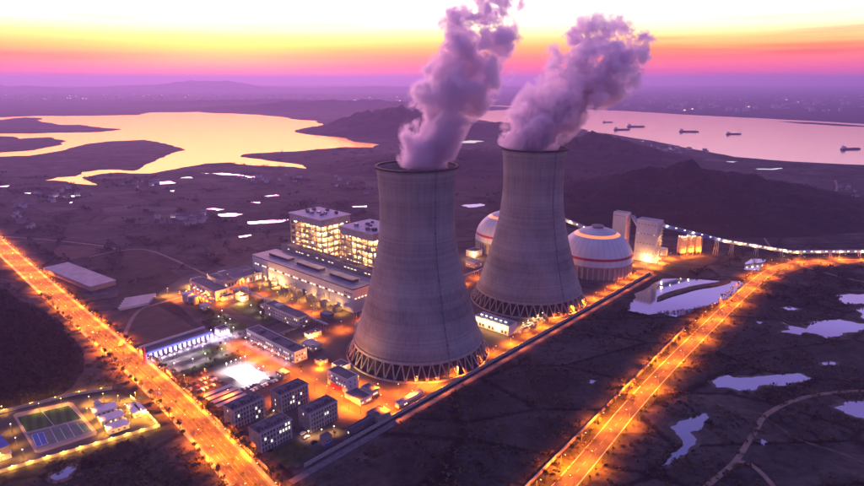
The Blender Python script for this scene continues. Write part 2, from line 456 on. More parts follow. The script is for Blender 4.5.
hill_px(190, 80, 15000, 4200, 1500, 0, 14, rough=.4)
hill_px(430, 84, 15000, 4500, 1500, 0, 15, rough=.5)
hill_px(-40, 84, 14000, 4500, 1500, 0, 16, rough=.5)
hill_px(30, 113, 4900, 900, 300, 0, 17, rough=.4)
# ================================================================== COOLING TOWERS
TZ = 163.0
def shell_mat():
    m = bpy.data.materials.new('tower_concrete'); m.use_nodes = True
    t = m.node_tree; b = t.nodes['Principled BSDF']; b.inputs['Roughness'].default_value = .9
    b.inputs['Specular IOR Level'].default_value = .2
    c = N(t, 'ShaderNodeTexCoord')
    sp = N(t, 'ShaderNodeSeparateXYZ'); L(t, c.outputs['Object'], sp.inputs[0])
    # casting lifts: one band of its own tone for every 1.5 m of height, and the joint between lifts
    lift = math_node(t, 'DIVIDE', sp.outputs[2], 1.5)
    wn = N(t, 'ShaderNodeTexWhiteNoise', noise_dimensions='1D'); L(t, math_node(t, 'FLOOR', lift), wn.inputs['W'])
    wn2 = N(t, 'ShaderNodeTexWhiteNoise', noise_dimensions='1D'); L(t, math_node(t, 'FLOOR', math_node(t, 'DIVIDE', lift, 7.0)), wn2.inputs['W'])
    n1 = N(t, 'ShaderNodeTexNoise'); n1.inputs['Scale'].default_value = .03; n1.inputs['Detail'].default_value = 6; L(t, c.outputs['Object'], n1.inputs['Vector'])
    mp = N(t, 'ShaderNodeMapping'); mp.inputs['Scale'].default_value = (.5, .5, .012); L(t, c.outputs['Object'], mp.inputs[0])
    n2 = N(t, 'ShaderNodeTexNoise'); n2.inputs['Scale'].default_value = 1.0; n2.inputs['Detail'].default_value = 4; L(t, mp.outputs[0], n2.inputs['Vector'])
    s = math_node(t, 'ADD', math_node(t, 'MULTIPLY', wn.outputs[0], .10), math_node(t, 'MULTIPLY', n1.outputs['Fac'], .62))
    s = math_node(t, 'ADD', s, math_node(t, 'MULTIPLY', n2.outputs['Fac'], .32))
    s = math_node(t, 'ADD', s, math_node(t, 'MULTIPLY', wn2.outputs[0], .10))
    L(t, ramp(t, s, [(.30, (.12, .115, .113)), (.58, (.27, .26, .255)), (.82, (.38, .37, .36))]), b.inputs['Base Color'])
    fr = math_node(t, 'FRACT', lift)
    bp = N(t, 'ShaderNodeBump'); bp.inputs['Strength'].default_value = .6; bp.inputs['Distance'].default_value = .15
    L(t, math_node(t, 'GREATER_THAN', fr, .1), bp.inputs['Height']); L(t, bp.outputs[0], b.inputs['Normal'])
    return m
M_shell = shell_mat()
M_conc = mat('concrete', (.34, .32, .30), .9, .25, .4, .2)
M_concd = mat('dark_concrete', (.16, .15, .15), .9, .3, .3, .2)
M_dark = mat('dark_steel', (.03, .03, .035), .7, .3, .5)
M_steel = mat('galvanised_steel', (.32, .32, .34), .5, .2, .5, metal=.5)
SK = 13.0                       # height of the open air inlet
RB, RTH, RTOP = 56.0, 31.0, 33.0
def tower_r(z):
    zt = 128.0
    if z <= zt:
        a = 31.0; b_ = (zt - SK) / math.sqrt((RB / a) ** 2 - 1)
        return a * math.sqrt(1 + ((zt - z) / b_) ** 2)
    return 31.0 + 2.2 * ((z - zt) / (TZ - zt)) ** 2
def tower(base, label, ladder_ang):
    t = thing('cooling_tower', label, 'cooling tower', base)
    prof = [(tower_r(SK + (TZ - SK) * k / 40), SK + (TZ - SK) * k / 40) for k in range(41)]
    thick = .9
    inner = [(r - thick, z) for r, z in prof][::-1]
    sh = MB().lathe(prof + inner, 128, close=True).build('shell', M_shell, t, smooth=True)
    # stiffening ring at the crown, ring beam at the lintel
    r = prof[-1][0]
    MB().lathe([(r - 1.2, TZ - 1.2), (r + 1.3, TZ - 1.2), (r + 1.3, TZ + .25), (r - 1.2, TZ + .25)], 96, close=True).build('crown_walkway', M_dark, sh)
    mr_ = MB()
    for k in range(96):
        a = 2 * math.pi * k / 96
        mr_.box(-.06, -.06, 0, .06, .06, 1.2)
        for q in range(-8, 0):
            x, y, z = mr_.v[q]; mr_.v[q] = (x + (r + 1.2) * math.cos(a), y + (r + 1.2) * math.sin(a), z + TZ + .25)
    mr_.lathe([(r + 1.13, TZ + 1.35), (r + 1.27, TZ + 1.35), (r + 1.27, TZ + 1.49), (r + 1.13, TZ + 1.49)], 96, close=True)
    mr_.build('railing', M_dark, sh)
    MB().lathe([(RB - 1.6, SK - .5), (RB + .55, SK - .5), (RB + .35, SK + 1.6), (RB - 1.6, SK + 1.6)], 96, close=True).build('lintel_beam', M_conc, t)
    # diagonal columns: 44 V pairs
    RF = 60.5; nV = 44
    for k in range(nV):
        a = 2 * math.pi * k / nV; da = math.pi / nV * .92
        for sgn in (-1, 1):
            foot = Vector((RF * math.cos(a + sgn * .008), RF * math.sin(a + sgn * .008), 1.6))
            head = Vector(((RB - .5) * math.cos(a + sgn * da), (RB - .5) * math.sin(a + sgn * da), SK))
            MB().tube(foot, head, .62, .55, 8).build('column', M_conc, t)
        MB().tube((RF * math.cos(a), RF * math.sin(a), .2), (RF * math.cos(a), RF * math.sin(a), 1.9), 1.5, 1.2, 8).build('pedestal', M_concd, t)
    MB().lathe([(RF + 2.2, 0), (RF + 2.2, 1.5), (RF + 1.5, 1.5), (RF + 1.5, 0)], 96, close=True).build('basin_wall', M_conc, t)
    MB().lathe([(RF - 7, 0), (RF - 7, 10.5), (0, 10.9)], 64).build('fill_pack', M_dark, t)
    # access ladder with hoops up the outside
    ml = MB(); ca, sa = math.cos(ladder_ang), math.sin(ladder_ang)
    for k in range(60):
        z0 = SK + (TZ - SK) * k / 60; z1 = SK + (TZ - SK) * (k + 1) / 60
        r0, r1 = tower_r(z0) + .8, tower_r(z1) + .8
        ml.beam((r0 * ca, r0 * sa, z0), (r1 * ca, r1 * sa, z1), .32, .4)
        if k % 5 == 0:
            ml.box(r0 * ca - .9, r0 * sa - .9, z0, r0 * ca + .9, r0 * sa + .9, z0 + .35)
    ml.build('ladder', M_concd, t)
    return t
T1 = G(418, 349.5); T1.z = 0
T2 = G(528, 297.5); T2.z = 0
tower(T1, 'nearer and larger grey concrete cooling tower beside the white and small office buildings', R(-62))
tower(T2, 'farther grey concrete cooling tower in front of the white domes', R(-60))

# ---- steam
def fcurve(t, fac, pts):
    n = t.nodes.new('ShaderNodeFloatCurve'); c = n.mapping.curves[0]
    while len(c.points) < len(pts): c.points.new(.5, .5)
    for p, (x, y) in zip(c.points, pts): p.location = (x, y); p.handle_type = 'AUTO'
    n.mapping.update(); L(t, fac, n.inputs['Value']); return n.outputs[0]
def plume(base, Y, pix, label, seed, dens):
    P = []
    for px, py, hw in pix:
        p = PY(px, py, Y); q = PY(px + hw, py, Y); P.append((p.x - base.x, p.z, q.x - p.x))
    z0, z1 = P[0][1], P[-1][1]
    XS = 120.0
    m = bpy.data.materials.new('steam'); m.use_nodes = True
    t = m.node_tree; t.nodes.remove(t.nodes['Principled BSDF']); out = t.nodes['Material Output']
    c = N(t, 'ShaderNodeTexCoord'); sp = N(t, 'ShaderNodeSeparateXYZ'); L(t, c.outputs['Object'], sp.inputs[0])
    h = math_node(t, 'DIVIDE', math_node(t, 'SUBTRACT', sp.outputs[2], z0), z1 - z0, clamp=True)
    tt = [((p[1] - z0) / (z1 - z0), p[0] / XS * .5 + .5) for p in P]
    rr = [((p[1] - z0) / (z1 - z0), p[2] / XS) for p in P]
    cx_ = math_node(t, 'MULTIPLY', math_node(t, 'SUBTRACT', fcurve(t, h, tt), .5), 2 * XS)
    rd = math_node(t, 'MULTIPLY', fcurve(t, h, rr), XS)
    dx = math_node(t, 'SUBTRACT', sp.outputs[0], cx_)
    d2 = math_node(t, 'SQRT', math_node(t, 'ADD', math_node(t, 'MULTIPLY', dx, dx), math_node(t, 'MULTIPLY', sp.outputs[1], sp.outputs[1])))
    fall = math_node(t, 'SUBTRACT', 1.0, math_node(t, 'DIVIDE', d2, rd))
    mp = N(t, 'ShaderNodeMapping'); mp.inputs['Location'].default_value = (seed * 31, seed * 17, seed * 5); L(t, c.outputs['Object'], mp.inputs[0])
    n1 = N(t, 'ShaderNodeTexNoise'); n1.inputs['Scale'].default_value = 1 / 22; n1.inputs['Detail'].default_value = 7; n1.inputs['Roughness'].default_value = .62
    n1.inputs['Distortion'].default_value = .35
    L(t, mp.outputs[0], n1.inputs['Vector'])
    n2 = N(t, 'ShaderNodeTexNoise'); n2.inputs['Scale'].default_value = 1 / 8; n2.inputs['Detail'].default_value = 4; n2.inputs['Roughness'].default_value = .6; n2.inputs['Distortion'].default_value = .6
    L(t, mp.outputs[0], n2.inputs['Vector'])
    # more broken up the higher it gets
    amp = math_node(t, 'ADD', 5.5, math_node(t, 'MULTIPLY', h, 9.0))
    er = math_node(t, 'MULTIPLY', math_node(t, 'SUBTRACT', n1.outputs['Fac'], math_node(t, 'ADD', .515, math_node(t, 'MULTIPLY', h, .10))), amp)
    er = math_node(t, 'ADD', er, math_node(t, 'MULTIPLY', math_node(t, 'SUBTRACT', n2.outputs['Fac'], .5), math_node(t, 'ADD', 1.4, math_node(t, 'MULTIPLY', h, 2.6))))
    topf = math_node(t, 'MULTIPLY', math_node(t, 'SUBTRACT', 1.0, h), 7.0, clamp=True)
    edge = math_node(t, 'MULTIPLY', fall, 5.0, clamp=True)
    dn = math_node(t, 'ADD', math_node(t, 'MULTIPLY', fall, 1.5), er)
    dn = math_node(t, 'MULTIPLY', math_node(t, 'MULTIPLY', dn, 2.0, clamp=True), edge)
    dn = math_node(t, 'MULTIPLY', math_node(t, 'MULTIPLY', dn, topf), dens)
    pv = N(t, 'ShaderNodeVolumePrincipled'); pv.inputs['Color'].default_value = (.996, .90, 1.0, 1); pv.inputs['Anisotropy'].default_value = .5
    L(t, dn, pv.inputs['Density']); L(t, pv.outputs[0], out.inputs['Volume'])
    m.cycles.volume_step_rate = .14
    # hull: a lumpy column round the steam
    nr, ns = 48, 40; mb = MB()
    for j in range(nr + 1):
        s = j / nr; z = z0 + (z1 - z0) * s
        k = max(i for i in range(len(P)) if P[i][1] <= z + 1e-6); k = min(k, len(P) - 2)
        u = (z - P[k][1]) / (P[k + 1][1] - P[k][1]); u = u * u * (3 - 2 * u)
        x = P[k][0] * (1 - u) + P[k + 1][0] * u; r = P[k][2] * (1 - u) + P[k + 1][2] * u
        for i in range(ns):
            a = 2 * math.pi * i / ns
            rr_ = r * (1.0 + .07 * fbm(math.cos(a) * 1.5 + seed, math.sin(a) * 1.5, s * 7, 3))
            if z < TZ + 1: rr_ = min(rr_, tower_r(max(z, SK)) - 1.2 - abs(x) if abs(x) < 12 else rr_)
            mb.v.append((x + rr_ * math.cos(a), rr_ * math.sin(a), z))
    for j in range(nr):
        for i in range(ns):
            a = j * ns + i; b_ = j * ns + (i + 1) % ns
            mb.f.append((a, b_, b_ + ns, a + ns)); mb.mi.append(0)
    mb.f.append(tuple(range(ns - 1, -1, -1))); mb.mi.append(0)
    mb.f.append(tuple(nr * ns + i for i in range(ns))); mb.mi.append(0)
    o = mb.build('steam_plume', m, None, smooth=True, loc=(base.x, base.y, 0))
    tag(o, label, 'steam')
PL1 = [(426, 168, 27), (426, 158, 31), (430, 145, 33), (434, 130, 37), (444, 112, 44), (454, 95, 50), (463, 78, 53), (474, 60, 52), (480, 44, 52), (478, 30, 48), (482, 15, 47), (490, 0, 45), (496, -14, 38), (500, -24, 26)]
PL2 = [(530, 156, 27), (531, 146, 34), (537, 134, 40), (547, 120, 47), (562, 105, 54), (578, 92, 60), (590, 78, 61), (598, 62, 62), (602, 48, 57), (602, 34, 50), (600, 20, 40), (600, 8, 24)]
plume(T1, T1.y, PL1, 'white and violet steam billowing out of the nearer cooling tower', 1, .28)
plume(T2, T2.y, PL2, 'pink and violet steam rising from the farther cooling tower', 2, .25)
# ================================================================== SITE: roads, plots, yard
ORG = G(353.6, 313.3)                        # the turbine hall's near corner is the origin of the plant grid
def LG(x, y, z=0.0): return ORG + E1 * x + E2 * y + Vector((0, 0, z))
def loc_of(px, py, z=0.0):
    d = G(px, py, z) - ORG
    return d.dot(E1), d.dot(E2)
def lrect(x0, y0, x1, y1): return [LG(x0, y0), LG(x1, y0), LG(x1, y1), LG(x0, y1)]
M_asph = mat('asphalt', (.052, .05, .05), .85, .25, .12, .1, col2=(.062, .058, .056), detail=7)
M_yard = mat('yard_paving', (.095, .085, .076), .9, .30, .05, .1, detail=8)
M_pave = mat('pavement', (.24, .22, .20), .9, .2, .2)
M_mark = mat('worn_road_paint', (.26, .25, .24), .8, .4, .5)
M_white = mat('white_paint', (.75, .73, .70), .6, .12, .3)
M_verge = mat('verge_grass', (.055, .06, .025), .95, .35, .3, .4)
M_lawn = mat('lawn', (.06, .075, .03), .95, .3, .2, .3)
M_plough = mat('ploughed_field', (.10, .072, .05), .95, .3, .08, .5, detail=8)
M_kerb = mat('kerb_stone', (.36, .34, .32), .85, .15, .4)

def road(name, line, wd, m=None, z=.02, kerb=True):
    sheet(name, strip(line, wd), z, m or M_asph)
    if kerb:
        for s in (-1, 1):
            off = [Vector((p[0], p[1])) for p in line]
            out = []
            for i, p in enumerate(off):
                a = off[max(0, i - 1)]; b = off[min(len(off) - 1, i + 1)]; d = (b - a).normalized()
                out.append(p + Vector((-d.y, d.x)) * s * (wd / 2 + .25))
            sheet('kerb', strip(out, .5), .15, M_kerb, .2)
def offset(line, o):
    pts = [Vector((p[0], p[1])) for p in line]; out = []
    for i, p in enumerate(pts):
        a = pts[max(0, i - 1)]; b = pts[min(len(pts) - 1, i + 1)]; d = (b - a).normalized()
        out.append(p + Vector((-d.y, d.x)) * o)
    return out
def dashes(name, line, step=9.0, ln=4.0, wd=.25, z=.034):
    mb = MB()
    for p, a in along(line, step, 2):
        c, s = math.cos(a), math.sin(a)
        q = [(-ln / 2, -wd / 2), (ln / 2, -wd / 2), (ln / 2, wd / 2), (-ln / 2, wd / 2)]
        mb.add([(p.x + x * c - y * s, p.y + x * s + y * c, z) for x, y in q], [(0, 1, 2, 3)])
    tag(mb.build(name, M_mark), kind='structure')

# plots of land
sheet('yard', [LG(*q) for q in [(-190, -168), (-186, -80), (-184, 42), (-126, 60), (-110, 150), (-110, 205), (-60, 245), (130, 245), (150, 60), (420, 60), (470, -60), (430, -168)]], .006, M_yard)
sheet('field', px_poly([(86, 313.6), (155, 304), (198, 329.5), (187, 335), (143.6, 344), (118, 344)], .02, 2, 1), .005, M_plough)
sheet('field', px_poly([(90, 258.5), (118, 251.5), (146, 249.5), (194, 285), (116, 301), (122, 287)], .02, 2, 2), .005, M_scrub)
sheet('field', px_poly([(210, 240), (262, 232), (288, 240), (256, 250), (256, 272), (212, 262)], .04, 2, 3), .005, M_plough)
sheet('field', px_poly([(60, 245), (112, 248), (88, 256), (60, 262), (50, 252)], .05, 2, 4), .005, M_plough)
sheet('field', px_poly([(84, 352), (96, 340), (124, 364), (116, 376), (112, 388), (76, 394), (52, 400), (72, 388), (84, 370)], .05, 2, 6), .0055, M_dirt)
sheet('field', px_poly([(8, 262), (52, 268), (88, 302), (78, 312), (60, 300)], .03, 2, 5), .005, M_scrub)

# left avenue: two carriageways and a planted median
AV = [Vector(G(*q)[:2]) for q in ((0, 246), (60, 300), (130, 360), (163, 390), (203, 430), (252, 486))]
AV = [AV[0] + (AV[0] - AV[1]).normalized() * 700] + AV + [AV[-1] + (AV[-1] - AV[-2]).normalized() * 160]
AV = [AV[0]] + smooth_line(AV[1:], 2)
sheet('avenue', strip(AV, 16.4), .014, M_asph)
for s in (-1, 1):
    sheet('pavement', strip(offset(AV, s * 9.9), 2.8), .13, M_pave, .16)
    dashes('lane_marking', offset(AV, s * 4.6))
    for e in (1.3, 7.8):
        sheet('edge_line', strip(offset(AV, s * e), .15), .03, M_mark)
sheet('median', strip(AV, 1.9), .16, M_verge, .2)
# right-hand road
RR = smooth_line([G(530, 520), G(566, 486), G(648, 386), G(724, 311), G(762, 276), G(780, 266.5), G(802, 263), G(835, 261), G(900, 260), G(1000, 259)], 2)
road('road', RR, 11, z=.075)
dashes('lane_marking', RR, 9, 4, z=.09)
sheet('verge', strip(offset(RR[:22], 10.2), 9), .012, M_verge)
sheet('verge', strip(offset(RR, -8.2), 4), .012, M_verge)
# plant roads on the grid
PR = {'perimeter': [(-186, -166.4), (420, -166.4)], 'main': [(-120, -162), (-120, 36)], 'cross': [(-116, -76), (-186, -76)], 'tower': [(68, -162), (68, -20)],
      'hall': [(-115, -22), (340, -22)], 'gate': [(-190, 38), (-40, 38)], 'dome': [(232, -162), (232, -26)], 'coal': [(340, -162), (340, -26)], 'yard2': [(-84, 118), (-10, 118)], 'inner': [(-40, -18), (-40, 200)], 'treat': [(-84, 38), (-84, 200)]}
for i, (k, q) in enumerate(PR.items()):
    road('plant_road', [LG(*q[0]), LG(*q[1])], 8 if k in ('perimeter', 'main') else 7.5, z=.014 + .0035 * i, kerb=False)
# tracks through the marsh and the fields
def track(pix, wd, z=.02, m=None): sheet('track', strip(smooth_line([G(*q) for q in pix], 3), wd), z, m or M_track)
track([(700, 492), (716, 478), (735, 463), (745, 447), (757, 429), (762, 417), (778, 407), (800, 398), (826, 393), (870, 390), (900, 389)], 3.6)
track([(736, 461), (750, 463), (765, 476), (778, 492)], 3.2, .024)
track([(762, 414), (745, 410), (715, 404), (690, 400), (672, 392)], 2.4, .028, M_dirt)
track([(764, 416), (780, 428), (800, 441), (840, 452), (880, 470)], 2.2, .024, M_dirt)
track([(788, 262), (810, 268), (836, 276), (870, 283)], 3.5, .028)
track([(89, 257), (118, 250.5), (146, 248), (180, 262), (207, 275)], 3.5, .024)
track([(-10, 236), (30, 238), (80, 243), (112, 247), (118, 250.5)], 3.5, .028)
track([(120, 346), (135, 310), (160, 303), (205, 290)], 4, .030)
track([(835, 180), (838, 188), (832, 196), (850, 210), (880, 222)], 5)
track([(752, 228), (762, 234), (768, 244), (775, 252)], 3)
# compound bottom left
sheet('compound_paving', px_poly([(-40, 425), (0, 415), (45, 403), (75, 396), (112, 390), (132, 399), (160, 427), (96, 445), (0, 473), (-40, 484)]), .008, M_yard)
sheet('running_track', px_poly([(13, 415.6), (16, 413), (68, 402), (73, 403), (97, 432), (96, 435), (40, 453), (35, 452.5)]), .016, mat('track_kerb', (.42, .30, .24), .85, .15, .2))
sheet('pitch_surround', px_poly([(15.5, 416.8), (69, 404.6), (94, 432.5), (37.5, 450.6)]), .022, M_pave)
m_turf = bpy.data.materials.new('striped_turf'); m_turf.use_nodes = True
t_ = m_turf.node_tree; b_ = t_.nodes['Principled BSDF']; b_.inputs['Roughness'].default_value = .95
c_ = N(t_, 'ShaderNodeTexCoord'); mp_ = N(t_, 'ShaderNodeMapping'); mp_.inputs['Rotation'].default_value = (0, 0, R(-35)); L(t_, c_.outputs['Object'], mp_.inputs[0])
wv_ = N(t_, 'ShaderNodeTexWave'); wv_.inputs['Scale'].default_value = .055; wv_.inputs['Distortion'].default_value = .3; L(t_, mp_.outputs[0], wv_.inputs['Vector'])
L(t_, ramp(t_, wv_.outputs['Fac'], [(.4, (.018, .065, .014)), (.6, (.035, .12, .022))]), b_.inputs['Base Color'])
sheet('sports_pitch', px_poly([(16.5, 417.4), (69, 405.2), (82, 418.6), (26.5, 432.4)]), .028, m_turf)
M_court = mat('court_grey', (.16, .18, .17), .85, .15, .2)
M_courtb = mat('court_blue', (.05, .13, .42), .8, .12, .2)
M_courtr = mat('court_red', (.30, .09, .09), .8, .15, .2)
M_courtg = mat('court_green', (.07, .16, .12), .8, .15, .2)
sheet('sports_court', px_poly([(27, 433.4), (82.6, 419.6), (92.8, 431.4), (38, 449)]), .028, M_court)
sheet('sports_court', px_poly([(31.5, 435), (43, 432), (48, 443.5), (36.5, 447)]), .036, M_courtb)
sheet('sports_court', px_poly([(52, 430.2), (64, 427), (70, 436), (58, 440)]), .036, M_courtg)
sheet('sports_court', px_poly([(72, 425), (81, 422.6), (88, 430.6), (79, 433.4)]), .036, M_courtg)
mb = MB()
for a, b in [((16.5, 417.4), (69, 405.2)), ((26.5, 432.4), (82, 418.6)), ((16.5, 417.4), (26.5, 432.4)), ((69, 405.2), (82, 418.6)), ((42, 411.4), (54, 425.6)),
             ((27, 433.4), (82.6, 419.6)), ((82.6, 419.6), (92.8, 431.4)), ((38, 449), (92.8, 431.4)), ((50, 427.8), (58, 442.6)), ((67, 423.6), (75, 437)),
             ((31.5, 435), (43, 432)), ((43, 432), (48, 443.5)), ((36.5, 447), (48, 443.5)), ((31.5, 435), (36.5, 447)), ((37.2, 433.5), (42.2, 445.2)), ((60, 428.2), (66, 439)), ((77, 423.8), (84, 432.2))]:
    q = strip([G(*a), G(*b)], .22); mb.add([(p.x, p.y, .046) for p in q], [(0, 1, 2, 3)])
tag(mb.build('pitch_line', M_white), kind='structure')
# white floodlit court, car park
COURT = [loc_of(*q) for q in ((221, 373.4), (251.9, 363.5), (268.8, 375), (238, 384.8))]
cx0 = min(q[0] for q in COURT) + 3; cx1 = max(q[0] for q in COURT) - 3; cy0 = min(q[1] for q in COURT) + 3; cy1 = max(q[1] for q in COURT) - 3
sheet('plaza', lrect(cx0, cy0, cx1, cy1), .05, mat('pale_paving', (.62, .60, .58), .7, .08, .3))
sheet('car_park', lrect(-188, -72, -163, -14), .062, M_asph)
sheet('car_park', lrect(-161, -67, -132, -53), .062, M_asph)
sheet('lawn', lrect(-184, -4, -126, 8), .064, M_lawn)
sheet('lawn', lrect(-152, 14, -128, 32), .064, M_lawn)
sheet('lawn', lrect(-194, -164, -172, -142), .064, M_lawn)
sheet('lawn', lrect(-78, 44, -44, 108), .064, M_lawn)
sheet('lawn', lrect(-110, 46, -90, 140), .064, M_lawn)

# ================================================================== LAMPS
M_pole = mat('lamp_pole_steel', (.22, .22, .23), .5, .2, 1.0, metal=.6)
SOD = (1.0, .175, .005); WRM = (1.0, .48, .14); WHT = (1.0, .82, .95); VIO = (.80, .62, 1.0); YEL = (1.0, .42, .04)
E_sod = emat('sodium_lamp', (1.0, .55, .15), 5); E_wrm = emat('warm_lamp', (1.0, .82, .55), 7); E_wht = emat('white_lamp', (1, .95, 1), 8); E_yel = emat('yellow_lamp', (1, .75, .25), 6)
LTYPE = {'sod': (SOD, E_sod), 'wrm': (WRM, E_wrm), 'wht': (WHT, E_wht), 'vio': (VIO, E_wht), 'yel': (YEL, E_yel)}
_lm = {}
def lamp_meshes(kind, h, arms):
    key = (kind, h, arms)
    if key not in _lm:
        p = MB().tube((0, 0, 0), (0, 0, h), .16, .08, 6)
        p.tube((0, 0, 0), (0, 0, .7), .28, .22, 6)
        hd = []
        for s in ([1] if arms == 1 else [1, -1] if arms == 2 else []):
            p.tube((0, 0, h - .3), (0, s * 2.2, h + .25), .06, .05, 5)
            hm = MB().box(-.17, min(s * 2.1, s * 2.9), h + .17, .17, max(s * 2.1, s * 2.9), h + .33)
            hd.append(hm.mesh('lamp_head', LTYPE[kind][1]))
        if arms == 0:
            hd.append(MB().box(-.32, -.2, h, .32, .2, h + .35).mesh('lamp_head', LTYPE[kind][1]))
        _lm[key] = (p.mesh('pole', M_pole), hd)
    return _lm[key]
_ld = {}
def point(parent, kind, power, loc, radius=.3, down=False):
    key = (kind, power, radius, down)
    if key not in _ld:
        l = bpy.data.lights.new('bulb', 'SPOT' if down else 'POINT'); l.energy = power * (1.6 if kind == 'sod' else 1.0)
        if down: l.spot_size = R(150); l.spot_blend = .7
        l.color = LTYPE[kind][0]; l.shadow_soft_size = radius; _ld[key] = l
    o = bpy.data.objects.new('bulb', _ld[key]); COL.objects.link(o); o.parent = parent; o.location = loc
def lamp(p, rz, kind, label, group, h=10.0, arms=1, power=30000, name='street_lamp'):
    t = thing(name, label, 'street lamp' if name == 'street_lamp' else 'lamp', (p[0], p[1], 0), rz, group)
    pm, hd = lamp_meshes(kind, h, arms)
    link('pole', pm, t)
    for q in hd: link('lamp_head', q, t)
    if arms == 0: point(t, kind, power, (0, 0, h - .8), down=True)
    for s in ([1] if arms == 1 else [1, -1] if arms == 2 else []): point(t, kind, power, (0, s * 2.6, h - .4), down=True)
    return t
def vis(p, z=0, m=30):
    """is a ground point inside the picture (with a margin)?"""
    v = Vector((p[0], p[1], z)) - Vector((0, 0, H))
    dep = v.y * math.cos(PITCH) - v.z * math.sin(PITCH); up = v.y * math.sin(PITCH) + v.z * math.cos(PITCH)
    if dep < 5: return False
    x = CX + FPX * v.x / dep; y = CY - FPX * up / dep
    return -m < x < 864 + m and -m < y < 486 + m
def sx(p):
    v = Vector((p[0], p[1], 0)) - Vector((0, 0, H)); return v.x / (v.y * math.cos(PITCH) - v.z * math.sin(PITCH))
def by_left(qs): return sorted(qs, key=lambda q: sx(LG(q[0], q[1])))       # order of grid spots from left to right in the view
ORD = ['first', 'second', 'third', 'fourth', 'fifth', 'sixth', 'seventh', 'eighth', 'ninth', 'tenth', 'eleventh', 'twelfth', 'thirteenth', 'fourteenth', 'fifteenth', 'sixteenth', 'seventeenth', 'eighteenth', 'nineteenth']
TENS = ['twentieth', 'thirtieth', 'fortieth', 'fiftieth', 'sixtieth', 'seventieth', 'eightieth', 'ninetieth']
def nth(k):
    if k < 19: return ORD[k]
    k += 1
    t = TENS[k // 10 - 2]
    return t if k % 10 == 0 else t.replace('ieth', 'y') + '-' + ORD[k % 10 - 1]
# avenue lamps on both pavements, heads over the carriageway
for s in (-1, 1):
    ps = [q for q in along(offset(AV, s * 9.2), 24, 4 + 12 * (s > 0)) if vis(q[0])][::-1]
    for k, (p, a) in enumerate(ps):
        lamp(p, a if s < 0 else a + math.pi, 'sod', '%s orange street lamp from the picture\'s bottom, %s side of the left avenue' % (nth(k), 'plant' if s > 0 else 'field'),
             'street lamps along the left avenue', h=9.0, power=[70000, 34000, 95000][k % 3])
for s, o in ((0, -6.6), (1, 9.5)):
    ps = [q for q in along(offset(RR, o), 30, 6 + 15 * s) if vis(q[0])]
    for k, (p, a) in enumerate(ps):
        lamp(p, a if s == 0 else a + math.pi, 'sod', '%s orange street lamp from the bottom, %s side of the right-hand road' % (nth(k), ['marsh', 'wall'][s]), 'street lamps along the right road', power=[34000, 110000][k % 2])
# ================================================================== POWER PLANT
M_clad = mat('cladding_white', (.62, .60, .58), .6, .10, .08)
M_roof = mat('roof_felt', (.14, .135, .15), .85, .25, .1, .1, detail=7)
M_roofl = mat('roof_metal', (.30, .30, .33), .6, .2, .1, detail=6)
M_wall = mat('render_cream', (.50, .46, .42), .85, .14, .25, detail=6)
M_walld = mat('render_brown', (.32, .26, .24), .85, .16, .25, detail=6)
M_red = mat('red_paint', (.50, .04, .05), .6, .12, .3)
M_blue = mat('blue_steel', (.04, .10, .42), .5, .15, .3)
M_glass = mat('dark_glass', (.03, .03, .045), .15, .2, .3, spec=.6)
E_win = emat('lit_window', (1.0, .78, .45), 2.2)
E_winw = emat('lit_window_white', (1.0, .88, .66), 1.7)
E_glow = emat('hall_light', (1.0, .66, .28), 5)
E_ring = emat('painted_lamplight', (1.0, .24, .02), 1.3)  # emission in place of lamplight on the dome roofs
def building(near, lx, ly, label, cat='building', name='building', group=None):
    return thing(name, label, cat, (near[0], near[1], 0), GA, group)
def shell_box(t, lx, ly, h, wm, rm, parapet=.8, plinth=True):
    MB().box(0, 0, 0, lx, ly, h).build('wall', wm, t)
    MB().box(.35, .35, h, lx - .35, ly - .35, h + .12).build('roof', rm, t)
    if parapet:
        m = MB()
        m.box(-.12, -.12, h, lx + .12, .25, h + parapet); m.box(-.12, ly - .25, h, lx + .12, ly + .12, h + parapet)
        m.box(-.12, .25, h, .25, ly - .25, h + parapet); m.box(lx - .25, .25, h, lx + .12, ly - .25, h + parapet)
        m.build('parapet', wm, t)
    if plinth:
        m = MB(); m.box(-.15, -.15, 0, lx + .15, 0, .9); m.box(-.15, 0, 0, 0, ly + .15, .9); m.build('plinth', M_concd, t)
_wm = {}
def win_mesh(w_, h_, lit):
    k = (w_, h_, lit)
    if k not in _wm:
        f = .12; m = MB()
        m.box(-w_ / 2, -.14, 0, -w_ / 2 + f, .02, h_); m.box(w_ / 2 - f, -.14, 0, w_ / 2, .02, h_)
        m.box(-w_ / 2 + f, -.14, 0, w_ / 2 - f, .02, f); m.box(-w_ / 2 + f, -.14, h_ - f, w_ / 2 - f, .02, h_)
        m.box(-.05, -.10, f, .05, .01, h_ - f)
        m.box(-w_ / 2 + f, -.04, f, w_ / 2 - f, .015, h_ - f, 1)
        m.box(-w_ / 2 - .1, -.26, -.14, w_ / 2 + .1, .0, -.003)
        _wm[k] = m.mesh('window', [M_wall, {0: M_glass, 1: E_win, 2: E_winw}[lit]])
    return _wm[k]
def windows(t, face, length, rows, cols, z0, dz, w_, h_, lit=.1, rr=None, margin=1.2, skip=None, litkind=1, off=0.0, span=None):
    """a grid of window parts on the near right face ('y') or the near left face ('x')"""
    rr = rr or random.Random(len(bpy.data.objects))
    a, b = span or (margin, length - margin)
    for r_ in range(rows):
        for c in range(cols):
            if skip and skip(r_, c): continue
            s = a + (b - a) * (c + .5) / cols
            k = litkind if rr.random() < lit else 0
            if face == 'y': link('window', win_mesh(w_, h_, k), t, (s, -off, z0 + r_ * dz))
            else: link('window', win_mesh(w_, h_, k), t, (-off, s, z0 + r_ * dz), R(-90))

